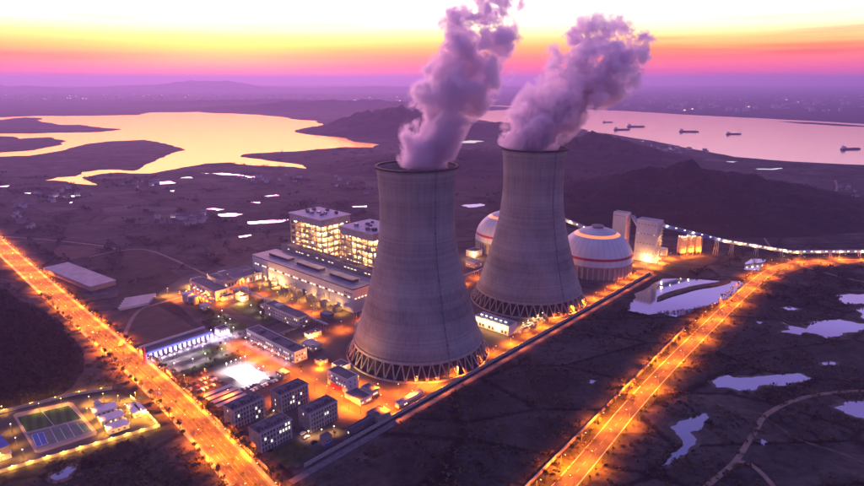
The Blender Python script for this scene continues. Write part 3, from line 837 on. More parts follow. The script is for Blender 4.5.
# ---- turbine hall
TH = building(LG(0, 0), 34, 186, 'long pale turbine hall with floodlit side wall and roof vents', name='turbine_hall')
LX, LY, TH_H = 34, 186, 25.6
MB().box(0, 0, 0, LX, LY, TH_H).build('wall', M_clad, TH)
MB().box(-.4, -.4, TH_H, LX + .4, LY + .4, TH_H + .5).build('roof', M_roofl, TH)
pm_ = MB().box(-.18, -1.28, 0, 0, 1.28, TH_H - 10.6).mesh('panel', M_clad)
pu_ = MB().box(-.18, -1.28, 0, 0, 1.28, 7.6).mesh('panel', M_clad)
for k in range(70):
    y = 2 + (LY - 4) * (k + .5) / 70
    link('panel', pm_, TH, (0, y, .4)); link('panel', pu_, TH, (0, y, TH_H - 8.2))
for k in range(34):
    y = 4 + (LY - 8) * (k + .5) / 34
    link('window', MB().box(-.12, -1.6, 0, .0, 1.6, 1.5).mesh('window', E_win if k % 3 != 1 else M_glass), TH, (0, y, TH_H - 10.2))
MB().box(-.35, -.35, TH_H - .9, -.003, LY + .35, TH_H - .01).build('eaves', M_dark, TH)
MB().box(-.001, -.35, TH_H - .9, LX + .35, -.003, TH_H - .01).build('eaves', M_dark, TH)
for y0, y1 in ((14, 52), (70, 112), (128, 168)):
    rv = MB().box(12, y0, TH_H + .5, 20, y1, TH_H + 3.6).build('roof_vent', M_roof, TH)
    MB().box(11.2, y0 - .6, TH_H + 3.6, 20.8, y1 + .6, TH_H + 4.0).build('vent_cap', M_roofl, rv)
    for k in range(int((y1 - y0) / 3)):
        MB().box(11.86, y0 + .6 + 3 * k, TH_H + 1.0, 11.99, y0 + 2.6 + 3 * k, TH_H + 3.2).build('louvre', M_dark, rv)
for k in range(3):
    MB().box(-.24, 20 + k * 60, 0, -.19, 26 + k * 60, 6.5).build('door', M_blue, TH)
windows(TH, 'y', LX, 1, 7, 14, 3, 2.6, 1.6, .5)
# emblem and characters near the right end of the wall
sg = MB(); sg.box(-.32, 11.5, 19.2, -.2, 13.2, 21.4).build('emblem', M_red, TH)
for k, st in enumerate([((0, 0, 1.7, .3), (0, 1.6, 1.7, 1.9), (.7, 0, 1.0, 1.9), (0, .8, 1.7, 1.05)), ((0, 0, .3, 1.9), (1.4, 0, 1.7, 1.9), (0, 1.6, 1.7, 1.9), (.3, .8, 1.4, 1.05)),
                       ((.7, 0, 1.0, 1.9), (0, 1.2, 1.7, 1.45), (0, .1, .6, .4), (1.1, .1, 1.7, .4)), ((0, 1.5, 1.7, 1.8), (.2, 0, .5, 1.5), (1.2, 0, 1.5, 1.5), (.5, .6, 1.2, .85))]):
    m = MB()
    for (u0, v0, u1, v1) in st: m.box(-.32, 10.6 - 2.4 * k - u1, 19.3 + v0, -.2, 10.6 - 2.4 * k - u0, 19.3 + v1)
    m.build('character', M_dark, TH)
# ---- bunker bay between hall and boilers
BB = building(LG(36.5, 6), 12, 172, 'narrow dark bunker bay standing behind the turbine hall roof', name='bunker_bay')
shell_box(BB, 11, 172, 33, M_walld, M_roof)
windows(BB, 'x', 172, 1, 30, 29, 3, 3.6, 1.2, .5)

# ---- boiler houses: open steel frame, decks, boiler inside, lit by their own lamps
M_frame = mat('boiler_frame', (.30, .26, .22), .6, .15, .3)
M_boil = mat('boiler_casing', (.42, .38, .33), .5, .25, .15, metal=.3)
M_deck = mat('deck_grating', (.20, .17, .15), .7, .2, .5)
fix_me = MB().box(-.55, -.55, -.35, .55, .55, .35).mesh('lamp', emat('boiler_lamp', (1.0, .80, .48), 9))
fix_mo = MB().box(-.55, -.55, -.35, .55, .55, .35).mesh('lamp', emat('boiler_lamp_orange', (1.0, .62, .25), 7))
def boiler(x, y, lx, ly, h, label, seed):
    rr = random.Random(seed)
    t = building(LG(x, y), lx, ly, label, name='boiler_house')
    nx, ny, nl = 5, 6, 9
    lev = [h * .90 * (k + 1) / nl for k in range(nl)]
    for i in range(nx + 1):
        for j in range(ny + 1):
            if 0 < i < nx and 0 < j < ny and not (i in (1, nx - 1) and j in (1, ny - 1)): continue
            MB().box(lx * i / nx - .55, ly * j / ny - .55, 0, lx * i / nx + .55, ly * j / ny + .55, h - 8).build('column', M_frame, t)
    for k, z in enumerate(lev[:-1]):
        d = MB(); wd = 5.2
        d.box(0, 0, z, lx, wd, z + .35); d.box(0, ly - wd, z, lx, ly, z + .35); d.box(0, wd, z, wd, ly - wd, z + .35); d.box(lx - wd, wd, z, lx, ly - wd, z + .35)
        dk = d.build('deck', M_deck, t)
        r_ = MB()
        for (ax, ay, bx_, by) in ((0, 0, lx, 0), (0, 0, 0, ly)):
            r_.beam((ax, ay, z + 1.4), (bx_, by, z + 1.4), .12, .12); r_.beam((ax, ay, z + .9), (bx_, by, z + .9), .1, .1)
        r_.build('railing', M_frame, dk)
        bm_ = MB()
        bm_.beam((0, -.1, z - .5), (lx, -.1, z - .5), .5, 1.0); bm_.beam((-.1, 0, z - .5), (-.1, ly, z - .5), .5, 1.0); bm_.build('beam', M_frame, t)
    # diagonal bracing in some bays
    for q in range(16):
        k = rr.randrange(nl - 2); z0, z1 = lev[k], lev[k + 1]
        if rr.random() < .5: i = rr.randrange(nx); a, b = (lx * i / nx, -.05, z0), (lx * (i + 1) / nx, -.05, z1)
        else: j = rr.randrange(ny); a, b = (-.05, ly * j / ny, z0), (-.05, ly * (j + 1) / ny, z1)
        MB().beam(a, b, .35, .35).build('brace', M_frame, t)
    MB().box(9, 9, 10, lx - 9, ly - 9, h - 9).build('boiler_casing', M_boil, t)
    for q in range(20):
        if rr.random() < .5:
            xx = rr.uniform(1.5, lx - 2); a, b = (xx, rr.uniform(1.2, 7), rr.uniform(4, h * .4)), None
            b = (xx, a[1], a[2] + rr.uniform(10, 28))
        else:
            yy = rr.uniform(1.5, ly - 2); a = (rr.uniform(1.2, 7), yy, rr.uniform(4, h * .4)); b = (a[0], yy, a[2] + rr.uniform(10, 28))
        MB().tube(a, b, rr.uniform(.6, 1.4), None, 10).build('duct', rr.choice([M_steel, M_boil, M_clad]), t)
    for q in range(26):
        z = lev[rr.randrange(nl - 2)] + .36; s = rr.uniform(1.5, 4)
        if rr.random() < .5: xx = rr.uniform(2, lx - 6); MB().box(xx, 1, z, xx + s, 1 + rr.uniform(2, 4), z + rr.uniform(1.5, 4.5)).build('equipment', rr.choice([M_steel, M_frame, M_clad, M_walld]), t)
        else: yy = rr.uniform(2, ly - 6); MB().box(1, yy, z, 1 + rr.uniform(2, 4), yy + s, z + rr.uniform(1.5, 4.5)).build('equipment', rr.choice([M_steel, M_frame, M_clad, M_walld]), t)
    # top band of cladding and roof
    m = MB(); m.box(-.4, -.4, h - 8, lx + .4, ly + .4, h); m.build('top_cladding', M_roofl, t)
    MB().box(-1.6, -1.6, h, lx + 1.6, ly + 1.6, h + 1.0).build('roof', mat('roof_membrane', (.45, .43, .47), .7, .15, .1, detail=6), t)
    for q in range(9):
        xx, yy = rr.uniform(3, lx - 8), rr.uniform(3, ly - 8)
        MB().box(xx, yy, h + 1.0, xx + rr.uniform(2, 5), yy + rr.uniform(2, 5), h + rr.uniform(2.2, 4.4)).build('roof_unit', rr.choice([M_concd, M_steel, M_dark]), t)
    for q in range(150):
        k = rr.randrange(nl - 1); z = lev[k] + (lev[1] - lev[0]) * rr.uniform(.45, .85)
        if rr.random() < .45: p = (rr.uniform(.6, lx - .6), rr.uniform(.4, 5), z)
        else: p = (rr.uniform(.4, 5), rr.uniform(.6, ly - .6), z)
        link('lamp', rr.choice([fix_me, fix_me, fix_mo]), t, p)
    for k in range(0, nl - 1):
        for (fx, fy) in ((.25, .07), (.75, .07), (.10, .25), (.10, .75)):
            point(t, 'wrm', 13000, (lx * fx + rr.uniform(-4, 4) * (fy < .1), ly * fy + rr.uniform(-5, 5) * (fx < .15), lev[k] + 5.2), .6)
boiler(52, 116, 44, 62, 70, 'taller-looking lattice boiler house at the hall\'s far end, glowing with lamps', 3)
boiler(49, 22, 44, 54, 70, 'brightly lit steel boiler house half hidden behind the nearer cooling tower', 4)
# thin stack cap glinting behind the boiler houses
# ---- domes
def dome(x, y, label, group='coal storage domes'):
    t = thing('storage_dome', label, 'dome', LG(x, y), GA, group)
    Rr, hw, hd = 45.0, 15.0, 39.0
    MB().lathe([(Rr - 1.5, 0), (Rr - 1.5, hw)], 72).build('wall', M_walld, t)
    for k in range(44):
        a = 2 * math.pi * k / 44
        MB().box(-.8, -.7, 0, .8, .7, hw).build('buttress', M_wall, t, loc=((Rr - 1.0) * math.cos(a), (Rr - 1.0) * math.sin(a), 0), rz=a)
    MB().lathe([(Rr + .6, hw - .6), (Rr + .6, hw + .9), (Rr - 2, hw + .9), (Rr - 2, hw - .6)], 96, close=True).build('ring_beam', M_conc, t)
    def prof(a0, a1, o=0.0, n=14):
        return [((Rr + o) * math.cos(a0 + (a1 - a0) * k / n), hw + .9 + (hd + o) * math.sin(a0 + (a1 - a0) * k / n)) for k in range(n + 1)]
    MB().lathe(prof(0, R(52)), 96).build('roof', mat('dome_white', (.66, .64, .66), .5, .07, .05, detail=6), t, smooth=True)
    MB().lathe(prof(R(52), R(59), -.15, 4), 96).build('lamplit_roof_band', E_ring, t, smooth=True)  # plain roof band made to glow, standing in for lamplight falling on it
    MB().lathe(prof(R(59), R(84)), 96).build('crown', M_clad, t, smooth=True)
    MB().lathe(prof(R(10.5), R(15.0), .18, 4), 96).build('stripe', M_red, t, smooth=True)
    zt = hw + hd * math.sin(R(83)); r = Rr * math.cos(R(83))
    vt = MB().lathe([(r + 1, zt - .5), (r + 1, zt + 2.6), (r + 2.4, zt + 2.6), (r + 2.0, zt + 3.4), (0, zt + 4.6)], 32).build('vent', M_walld, t)
    m = MB()
    for k in range(24):
        a = R(190) ; 
    # rib seams of the cladding
    for k in range(36):
        a = 2 * math.pi * k / 36; m = MB(); pr = prof(R(1), R(51), .08, 8)
        for (r0, z0), (r1, z1) in zip(pr, pr[1:]): m.beam((r0, 0, z0), (r1, 0, z1), .22, .16)
        m.build('seam', M_steel, t, rz=a)
    return t
dome(300, -112, 'white dome with orange-lit roof band and red stripe right of the farther tower')
dome(306, 26, 'white dome half hidden behind the farther cooling tower')

# ---- coal handling: transfer towers, galleries, silos
def transfer(px, py, lx, ly, h, label, nwin):
    p = G(px, py)
    t = building(p, lx, ly, label, 'tower', 'transfer_tower')
    shell_box(t, lx, ly, h, M_clad, M_roofl, .6)
    for k in range(nwin):
        z = h * (.22 + .68 * k / max(1, nwin - 1))
        windows(t, 'x', ly, 1, 6, z, 3, 1.4, 1.2, .15, litkind=2)
        windows(t, 'y', lx, 1, 3, z, 3, 1.4, 1.2, .3, litkind=2)
    st = MB()
    for k in range(int(h / 4)):
        st.beam((lx * .15, -1.3, k * 4), (lx * .85, -1.3, k * 4 + 3.8), 1.2, .2); st.box(lx * .8, -2.2, k * 4 + 3.7, lx * .98, -.01, k * 4 + 3.9)
    st.build('stair', M_steel, t)
    return t
TT2 = transfer(654, 264, 17, 28, 55, 'larger white coal transfer tower beside the silos', 4)
TT1 = transfer(624, 246, 14, 20, 47, 'smaller white transfer tower just behind the dome', 2)
def gallery(a, b, wd, ht, label, wm, cat='conveyor', lampn=0, legs=(), rm=None):
    a = Vector(a); b = Vector(b); base = Vector((a.x, a.y, 0)); d = b - a; az = math.atan2(d.y, d.x); ln = math.hypot(d.x, d.y)
    t = thing('conveyor_gallery', label, cat, base, az)
    MB().beam((0, 0, a.z), (ln, 0, b.z), wd, ht).build('casing', wm, t)
    MB().beam((0, 0, a.z + ht / 2 + .25), (ln, 0, b.z + ht / 2 + .25), wd + .8, .4).build('roof', rm or M_roofl, t)
    nb = int(ln / 6)
    for k in range(nb):
        u = (k + .5) / nb; z = a.z + (b.z - a.z) * u
        MB().box(ln * u - .12, -wd / 2 - .2, z - ht / 2 - .4, ln * u + .12, -wd / 2 - .005, z + ht / 2).build('rib', wm, t)
    for u in legs:
        z = a.z + (b.z - a.z) * u - ht / 2; m = MB()
        for s in (-1, 1):
            for q in (-1, 1): m.beam((ln * u + q * 1.6, s * 3.2, 0), (ln * u + q * 1.0, s * 1.6, z), .5, .5)
        for zz in range(5, int(z), 8):
            for q in (-1, 1): m.beam((ln * u + q * 1.5, -2.9, zz), (ln * u + q * 1.4, 2.5, min(z, zz + 7)), .25, .25)
        m.build('trestle', M_steel, t)
    for k in range(lampn):
        u = (k + .5) / lampn; z = a.z + (b.z - a.z) * u
        link('lamp', MB().box(-.9, -.3, -.3, .9, .3, .3).mesh('lamp', E_wrm), t, (ln * u, -wd / 2 - .5, z + ht * .35))
        if k % 3 == 0: point(t, 'wrm', 5000, (ln * u, -wd / 2 - 1.6, z + ht * .3))
    return t
ga = PY(662, 225.5, 775); gb = PY(722, 240.5, 785); gc = PY(792, 252, 776); gd = PY(980, 250.5, 790)
gallery(ga, gb, 4.5, 4.0, 'blue inclined conveyor gallery leaving the larger transfer tower', M_blue, legs=(.45, .92), rm=M_blue, lampn=7)
gallery(gb, gc, 4.2, 3.4, 'pale conveyor gallery on trestles dotted with lamps, descending from the blue gallery', M_clad, lampn=14, legs=(.15, .5, .85))
gallery(gc, gd, 4.2, 3.2, 'level conveyor gallery with lamps running out of the picture on the right', M_clad, lampn=26, legs=(.05, .2, .35, .5))
q1 = TT1.location + E1 * 7; q2 = TT2.location + E2 * 14
gallery((q1.x + 6, q1.y, 42), (q2.x + 2, q2.y, 30), 4.0, 3.6, 'short white gallery joining the two transfer towers', M_clad)
gallery(PY(548, 213, 900), PY(588, 229, 860), 4.4, 4.0, 'white lit conveyor gallery emerging behind the farther tower above the dome', M_clad, lampn=6, legs=(.3, .8))
M_silo = mat('silo_steel', (.46, .38, .34), .5, .15, .2, metal=.2)
sp_ = G(690, 255)
for k in range(3):
    t = thing('silo', ['left silo of the row of three lit orange', 'middle silo of the row of three lit orange', 'right silo of the row of three lit orange'][k], 'silo', (sp_.x - 12.5 + 12.5 * k, sp_.y + 4 * k, 0), 0, 'row of three silos')
    MB().lathe([(5.8, 4.5), (5.8, 25), (5.6, 25.4), (0, 27)], 32).build('shell', M_silo, t, smooth=False)
    MB().lathe([(.8, .8), (5.8, 4.5)], 32).build('cone', M_steel, t)
    for q in range(6):
        a = q * math.pi / 3; MB().tube((5.6 * math.cos(a), 5.6 * math.sin(a), 0), (5.6 * math.cos(a), 5.6 * math.sin(a), 5), .35, None, 6).build('leg', M_steel, t)
    for z in (10, 15, 20): MB().lathe([(5.82, z), (6.0, z), (6.0, z + .4), (5.82, z + .4)], 32, close=True).build('hoop', M_steel, t)
    m = MB()
    for q in range(14):
        a = q * math.pi / 7; m.tube((5.9 * math.cos(a), 5.9 * math.sin(a), 25.2), (5.9 * math.cos(a), 5.9 * math.sin(a), 26.8), .08, None, 4)
    m.lathe([(5.85, 26.7), (5.97, 26.7), (5.97, 26.85), (5.85, 26.85)], 28, close=True); m.build('railing', M_steel, t)
    for q in range(5):
        a = R(200 + q * 35); link('lamp', MB().box(-.4, -.4, -.3, .4, .4, .3).mesh('lamp', E_wrm), t, (5.9 * math.cos(a), 5.9 * math.sin(a), 27.2))
    point(t, 'wrm', 9000, (0, -7.5, 29)); point(t, 'sod', 26000, (0, -9, 5))

# ---- pump house between the towers with transformers in front
xa, ya = loc_of(509, 338); 
PH = building(LG(58, -151), 16, 40, 'floodlit pump house with louvred roof between the two cooling towers', name='pump_house')
shell_box(PH, 14, 40, 10, M_clad, M_roofl, .5)
MB().box(4, 3, 10.1, 10, 37, 12.4).build('roof_monitor', M_roofl, PH)
for k in range(10): link('lamp', MB().box(-.5, -.6, -.3, .1, .6, .3).mesh('lamp', E_wht), PH, (-.4, 3 + 3.8 * k, 7.6))
for k in range(5): point(PH, 'wrm', 5000, (-3.5, 4 + 8 * k, 7.0))
for k in range(6): link('lamp', MB().box(-.3, -.9, -.25, .3, .9, .25).mesh('lamp', E_wht), PH, (3.6, 6 + 5.6 * k, 12.0))
windows(PH, 'x', 40, 1, 10, 2, 3, 2.4, 3.2, .5)
tm_ = None
for k in range(5):
    t = thing('transformer', '%s floodlit transformer from the pump house, in the row by the perimeter road' % ORD[k], 'transformer', LG(75 + 8.5 * k, -158 + 1.0 * (k % 2)), GA, 'transformers by the pump house')
    if tm_ is None:
        tank = MB().box(0, 0, .6, 6, 4, 4.6); tank.box(.5, .5, 0, 5.5, 3.5, .6)
        rad = MB()
        for q in range(8): rad.box(.3 + q * .7, -1.2, 1.0, .55 + q * .7, -.02, 4.2)
        bush = MB()
        for q in range(3): bush.tube((1.2 + 1.8 * q, 2, 4.6), (1.2 + 1.8 * q, 2.4, 7.4), .3, .15, 8)
        tm_ = (tank.mesh('tank', M_steel), rad.mesh('radiator', M_steel), bush.mesh('bushing', M_walld), MB().tube((1, 3.2, 5.6), (5, 3.2, 5.6), .6, None, 10).mesh('conservator', M_steel))
    for nm, me in zip(('tank', 'radiator', 'bushing', 'conservator'), tm_): link(nm, me, t)
    lamp(LG(79 + 8.5 * k, -153), GA, 'wrm', '%s floodlight mast from the pump house, among the transformers' % ORD[k], 'floodlights by the pump house', 8, 0, 26000, 'floodlight')

# ---- switchyard in front of the turbine hall
def gantry_meshes(wd, h):
    m = MB()
    for q in (-1, 1): m.beam((0, q * 1.4, 0), (0, q * .3, h), .4, .4)
    for z in range(2, int(h) - 1, 3): m.beam((0, -1.1, z), (0, 1.0, z + 2.6), .2, .2)
    b = MB()
    for dz in (0, 1.2): b.beam((0, 0, h - dz), (wd, 0, h - dz), .3, .3)
    for k in range(int(wd / 2)): b.beam((k * 2, 0, h - 1.2), (k * 2 + 2, 0, h), .15, .15)
    ins = MB()
    ins.beam((wd * .15, 0, h - 1.3), (wd * .85, 0, h - 1.3), .12, .12)
    for k in range(3): ins.tube((wd * (k + .5) / 3, 0, h - 1.2), (wd * (k + .5) / 3, 0, h - 4), .25, None, 6)
    return m.mesh('post', M_steel), b.mesh('crossbeam', M_steel), ins.mesh('insulator', M_walld)
gm = gantry_meshes(16, 13)
gp = [(-20, 20), (-20, 42), (-20, 66), (-20, 92), (-20, 118), (-42, 126), (-42, 150), (-22, 150), (-66, 132), (-66, 160), (-46, 176), (-20, 176)]
for k, (x, y) in enumerate(by_left(gp)):
    t = thing('switchyard_gantry', '%s steel gantry from the left in the orange-lit switchyard' % ORD[k], 'gantry', LG(x, y), GA + (R(90) if k % 2 else 0), 'switchyard gantries')
    for nm, me in zip(('post', 'crossbeam', 'insulator'), gm): link(nm, me, t)
    link('post', gm[0], t, (16, 0, 0))
for k, y in enumerate((14, 34, 58, 82, 106, 130)):
    t = thing('transformer', '%s large transformer from the right at the foot of the turbine hall wall' % ORD[k], 'transformer', LG(-12, y), GA, 'transformers along the turbine hall')
    for nm, me in zip(('tank', 'radiator', 'bushing', 'conservator'), tm_): link(nm, me, t)
    t.scale = (1.3, 1.3, 1.2)
for k in range(9):
    lamp(LG(-9, 8 + 20 * k), GA, 'yel', '%s floodlight mast from the right along the turbine hall wall' % ORD[k], 'floodlights along the turbine hall', 9, 0, 20000 if k < 3 else 42000, 'floodlight')
for k, (x, y) in enumerate(by_left([(-30, 30), (-32, 60), (-30, 90), (-34, 118), (-56, 122), (-56, 150), (-30, 160), (-62, 176), (-34, 186), (-80, 150), (-86, 175), (-100, 170), (-104, 190), (-70, 198), (-50, 204)])):
    lamp(LG(x, y), GA, 'sod' if k % 3 else 'yel', '%s lamp post from the left in the orange-lit switchyard' % ORD[k], 'switchyard lamps', 9, 0, 70000)
for k in range(8):
    point(TH, 'wrm', 6000 if k < 3 else 15000, (-7, 22 + 21 * k, 4.5))
point(TT2, 'wrm', 26000, (-5, 10, 5)); point(TT2, 'wrm', 22000, (9, -6, 5)); point(TT2, 'wrm', 12000, (19, -5, 30))
# ---- buildings beside the switchyard
def box_building(near, right, left, top, label, wm=None, rm=None, name='building', lx=None, ly=None, h=None, parapet=.8):
    A = G(*near); B = G(*right); C = G(*left)
    lx = lx or (B - A).dot(E1); ly = ly or (C - A).dot(E2); h = h or PY(near[0], top, A.y).z
    t = building(A, lx, ly, label, name=name)
    shell_box(t, lx, ly, h, wm or M_wall, rm or M_roof, parapet)
    return t, lx, ly, h
t, lx, ly, h = box_building((216, 302), (226, 296), (193, 289), 292, 'pipe-fronted treatment building with lit tanks left of the switchyard', M_wall, name='treatment_building', h=11)
windows(t, 'x', ly, 2, 10, 2, 4.5, 1.8, 2, .3); windows(t, 'y', lx, 2, 4, 2, 4.5, 1.8, 2, .2)
A0 = Vector(t.location)
for k in range(5):
    tk = thing('tank', '%s small round tank from the right before the treatment building' % ORD[k], 'tank', A0 - E1 * 6 + E2 * (3 + 8 * k), GA, 'tanks by the treatment building')
    MB().lathe([(2.6, 0), (2.6, 7), (2.4, 7.3), (0, 8)], 20).build('shell', M_steel, tk); MB().tube((0, 0, 7.9), (0, 0, 9.2), .3, None, 8).build('vent', M_dark, tk)
    link('lamp', MB().box(-.4, -.4, -.3, .4, .4, .3).mesh('lamp', E_wrm), tk, (0, 0, 9.5)); point(tk, 'sod', 12000, (-3.6, 0, 4))
t, lx, ly, h = box_building((224, 290), (256, 277), (208, 283), 283, 'low brown workshop with flat roof at the left end of the turbine hall', M_wall, M_roof, 'workshop', h=9)
windows(t, 'x', ly, 1, 6, 2, 3, 2.2, 4.4, .2); windows(t, 'y', lx, 1, 12, 2, 3, 2.2, 4.4, .3)

# ---- offices
t, lx, ly, h = box_building((294.8, 364), (307, 360), (253.6, 337), 353.4, 'long white floodlit office building of two storeys with dark roof', M_clad, M_roof, 'office_building', ly=74, lx=13)
windows(t, 'x', ly, 2, 24, 1.6, 4.0, 1.7, 1.9, .25, litkind=2); windows(t, 'y', lx, 2, 4, 1.6, 4.0, 1.7, 1.9, .3, litkind=2)
for k in range(3): MB().box(4, 12 + 22 * k, h + .12, 9, 17 + 22 * k, h + 2.2).build('roof_unit', M_concd, t)
for k in range(7):
    p = Vector(t.location) - E1 * 5 + E2 * (5 + 10.5 * k)
    lamp(p, GA, 'vio', '%s white lamp post from the right before the long white office' % ORD[k], 'lamps before the long office', 5, 0, 6500)
t, lx, ly, h = box_building((298.9, 329.5), (303.5, 326.5), (262.3, 314.7), 321.3, 'grey three-storey office building behind the long white one', M_wall, M_roof, 'office_building', lx=12, ly=58, h=11)
windows(t, 'x', ly, 3, 18, 1.3, 3.3, 1.7, 1.9, .08); windows(t, 'y', lx, 3, 3, 1.3, 3.3, 1.7, 1.9, .05)
MB().box(3, 36, h + .12, 9, 44, h + 2.8).build('stair_head', M_wall, t)
p = Vector(t.location)
t = thing('covered_walkway', 'covered walkway on posts linking the two office buildings', 'walkway', p - E1 * 30 - E2 * 2, GA)
MB().box(0, 0, 3.2, 42, 3, 3.6).build('roof', M_roof, t)
for k in range(8):
    for s in (.2, 2.8): MB().tube((1 + 5.7 * k, s, 0), (1 + 5.7 * k, s, 3.2), .15, None, 6).build('post', M_conc, t)
# ---- dormitories
DL = {'D1': ((234, 429.6), 'dormitory block nearest the car park, left of the four'), 'D2': ((281, 413.6), 'dormitory block farthest back of the four'),
      'D3': ((260.4, 453.8), 'dormitory block with orange-lit end wall nearest the avenue corner'), 'D4': ((309.8, 433), 'dormitory block on the right of the four, beside the gatehouse')}
for k, (nr, lb) in DL.items():
    t = building(G(*nr), 24, 12, lb, name='dormitory', group='four dormitory blocks')
    lx, ly, h = 24.5, 12.2, 13.6
    shell_box(t, lx, ly, h, M_walld, M_roof, .7)
    rr = random.Random(k)
    for c in range(11):
        x = 1.0 + (lx - 2.0) * c / 10
        if c in (0, 5, 10): MB().box(x - .5, -.55, 0, x + .5, -.003, h).build('pilaster', M_wall, t)
        else: MB().box(x - .22, -.45, 0, x + .22, -.003, h - .3).build('pilaster', M_wall, t)
    for f_ in range(1, 4): MB().box(.2, -.40, f_ * 3.35 - .12, lx - .2, -.004, f_ * 3.35 + .12).build('floor_band', M_wall, t)
    MB().box(-.3, -.75, h - .25, lx + .3, -.13, h + .12).build('cornice', M_wall, t)
    for r_ in range(4):
        for c in range(10):
            x = 1.0 + (lx - 2.0) * (c + .5) / 10
            link('window', win_mesh(1.5, 2.2, 2 if rr.random() < .07 else 0), t, (x, -.0, .75 + 3.35 * r_))
    windows(t, 'x', ly, 4, 1, .9, 3.35, 1.3, 1.8, .3, rr=rr, litkind=2)
    windows(t, 'x', ly, 4, 1, .9, 3.35, 1.0, 1.2, .0, rr=rr, span=(1, 4))
    for q in range(9):
        MB().beam((2.2 + 2.4 * q, 2.2, h + .5), (2.2 + 2.4 * q, 4.0, h + 1.3), 1.5, .15).build('solar_heater', M_glass, t)
    for q in range(3):
        xx = 3 + 7.5 * q; MB().box(xx, 6, h + .12, xx + rr.uniform(1.5, 3), 6 + rr.uniform(2, 3), h + rr.uniform(1.0, 2.2)).build('roof_unit', M_concd, t)
# ---- white canteen, annex, sheds
t, lx, ly, h = box_building((347.5, 394.5), (359.5, 389.6), (328.6, 383.8), 379.7, 'white three-storey building with dark roof near the nearer tower\'s foot', M_clad, M_roof, 'canteen_building', h=11.8)
windows(t, 'x', ly, 2, 7, 5.0, 3.4, 1.5, 1.6, .5, litkind=1); windows(t, 'y', lx, 3, 2, 1.6, 3.4, 1.3, 1.6, .1)
MB().box(-.5, 6, 0, -.16, 20, 3.6).build('entrance', M_red, t)
t, lx, ly, h = box_building((360.3, 406.4), (373, 401), (347.2, 397), 401, 'low annex with dark flat roof in front of the white building', M_clad, M_roof, 'annex_building', h=4.2)
windows(t, 'y', lx, 1, 4, 1.2, 3, 1.6, 1.4, .3)
t, lx, ly, h = box_building((372, 397.5), (379, 394), (364, 391), 392, 'small shed with lit yellow windows behind the annex', M_wall, M_roof, 'shed', h=4.6)
windows(t, 'y', lx, 1, 3, 1.2, 3, 1.5, 1.6, 1.0); windows(t, 'x', ly, 1, 4, 1.2, 3, 1.5, 1.6, .6)
t, lx, ly, h = box_building((378, 424.5), (391, 417.5), (370, 416.5), 419, 'dark low store beside the perimeter wall near the dormitories', M_walld, M_roof, 'store', h=4.5)
t, lx, ly, h = box_building((399, 409.5), (422, 396), (396, 407), 406, 'narrow white pipe shed along the perimeter wall before the nearer tower', M_clad, M_roofl, 'pipe_shed', h=4.0)
windows(t, 'y', lx, 1, 12, 1.0, 3, 1.6, 1.4, .1)
t, lx, ly, h = box_building((325, 448), (332, 443.8), (320.5, 444.6), 438, 'gatehouse with blue lower wall beside the right dormitory', M_walld, M_roof, 'gatehouse', h=6.5)
MB().box(-.3, -.3, .9, lx + .02, -.02, 2.6).build('blue_band', M_blue, t)
windows(t, 'y', lx, 1, 2, 3, 3, 1.6, 2.0, .0)
t, lx, ly, h = box_building((350, 436), (381, 420.5), (347, 434.2), 431, 'long low dark store running beside the perimeter wall', M_concd, M_roof, 'store', h=4.6)
windows(t, 'x', ly, 1, 1, 1.2, 3, 1.5, 1.6, 1.0)
# ---- gate front with blue fascia
GP = G(147, 360.5)
t = building(GP, 60, 14, 'long gate building with blue fascia and lilac floodlit front', name='gate_building')
MB().box(0, 3, 0, 60, 14, 6).build('wall', M_clad, t)
MB().box(-.2, 2.6, 6, 60.2, 14.2, 6.4).build('roof', M_roof, t)
MB().box(0, 13.4, 6.4, 60, 14, 8.6).build('parapet', M_clad, t)
MB().box(0, 0, 5.2, 60, 2.8, 6.8).build('fascia', M_blue, t)
for k in range(15):
    MB().box(60 * k / 14 - .5 if k else 0, .2, 0, 60 * k / 14 + .5, 1.4, 5.2).build('pillar', M_clad, t)
    if k < 14: MB().box(60 * (k + .5) / 14 - 1.2, 2.9, 0, 60 * (k + .5) / 14 + 1.2, 2.99, 4.0).build('doorway', M_glass, t)
MB().box(-2.2, -.5, 0, -.3, 1.6, 13).build('red_pylon', M_red, t)
for k in range(8): point(t, 'vio', 5200, (4 + 7.5 * k, -4, 2.2))
ph_ = GP + E1 * 66 - E2 * 2
t = building(ph_, 12, 10, 'gate lodge blazing with white light at the end of the gate building', name='gate_lodge')
shell_box(t, 10, 9, 7, M_clad, M_roof, .6); windows(t, 'x', 9, 2, 3, 1.2, 3, 1.8, 1.8, 1.0, litkind=2); windows(t, 'y', 10, 2, 3, 1.2, 3, 1.8, 1.8, 1.0, litkind=2)
for k, q in enumerate(((-4, -4), (5, -5), (12, -4), (-5, 6))):
    lamp(ph_ + E1 * q[0] + E2 * q[1], GA, 'vio', 'bright white lamp post at the gate lodge\'s ' + ['near corner', 'right-hand front', 'right end', 'left end'][k], 'lamps round the gate lodge', 7, 0, 26000)
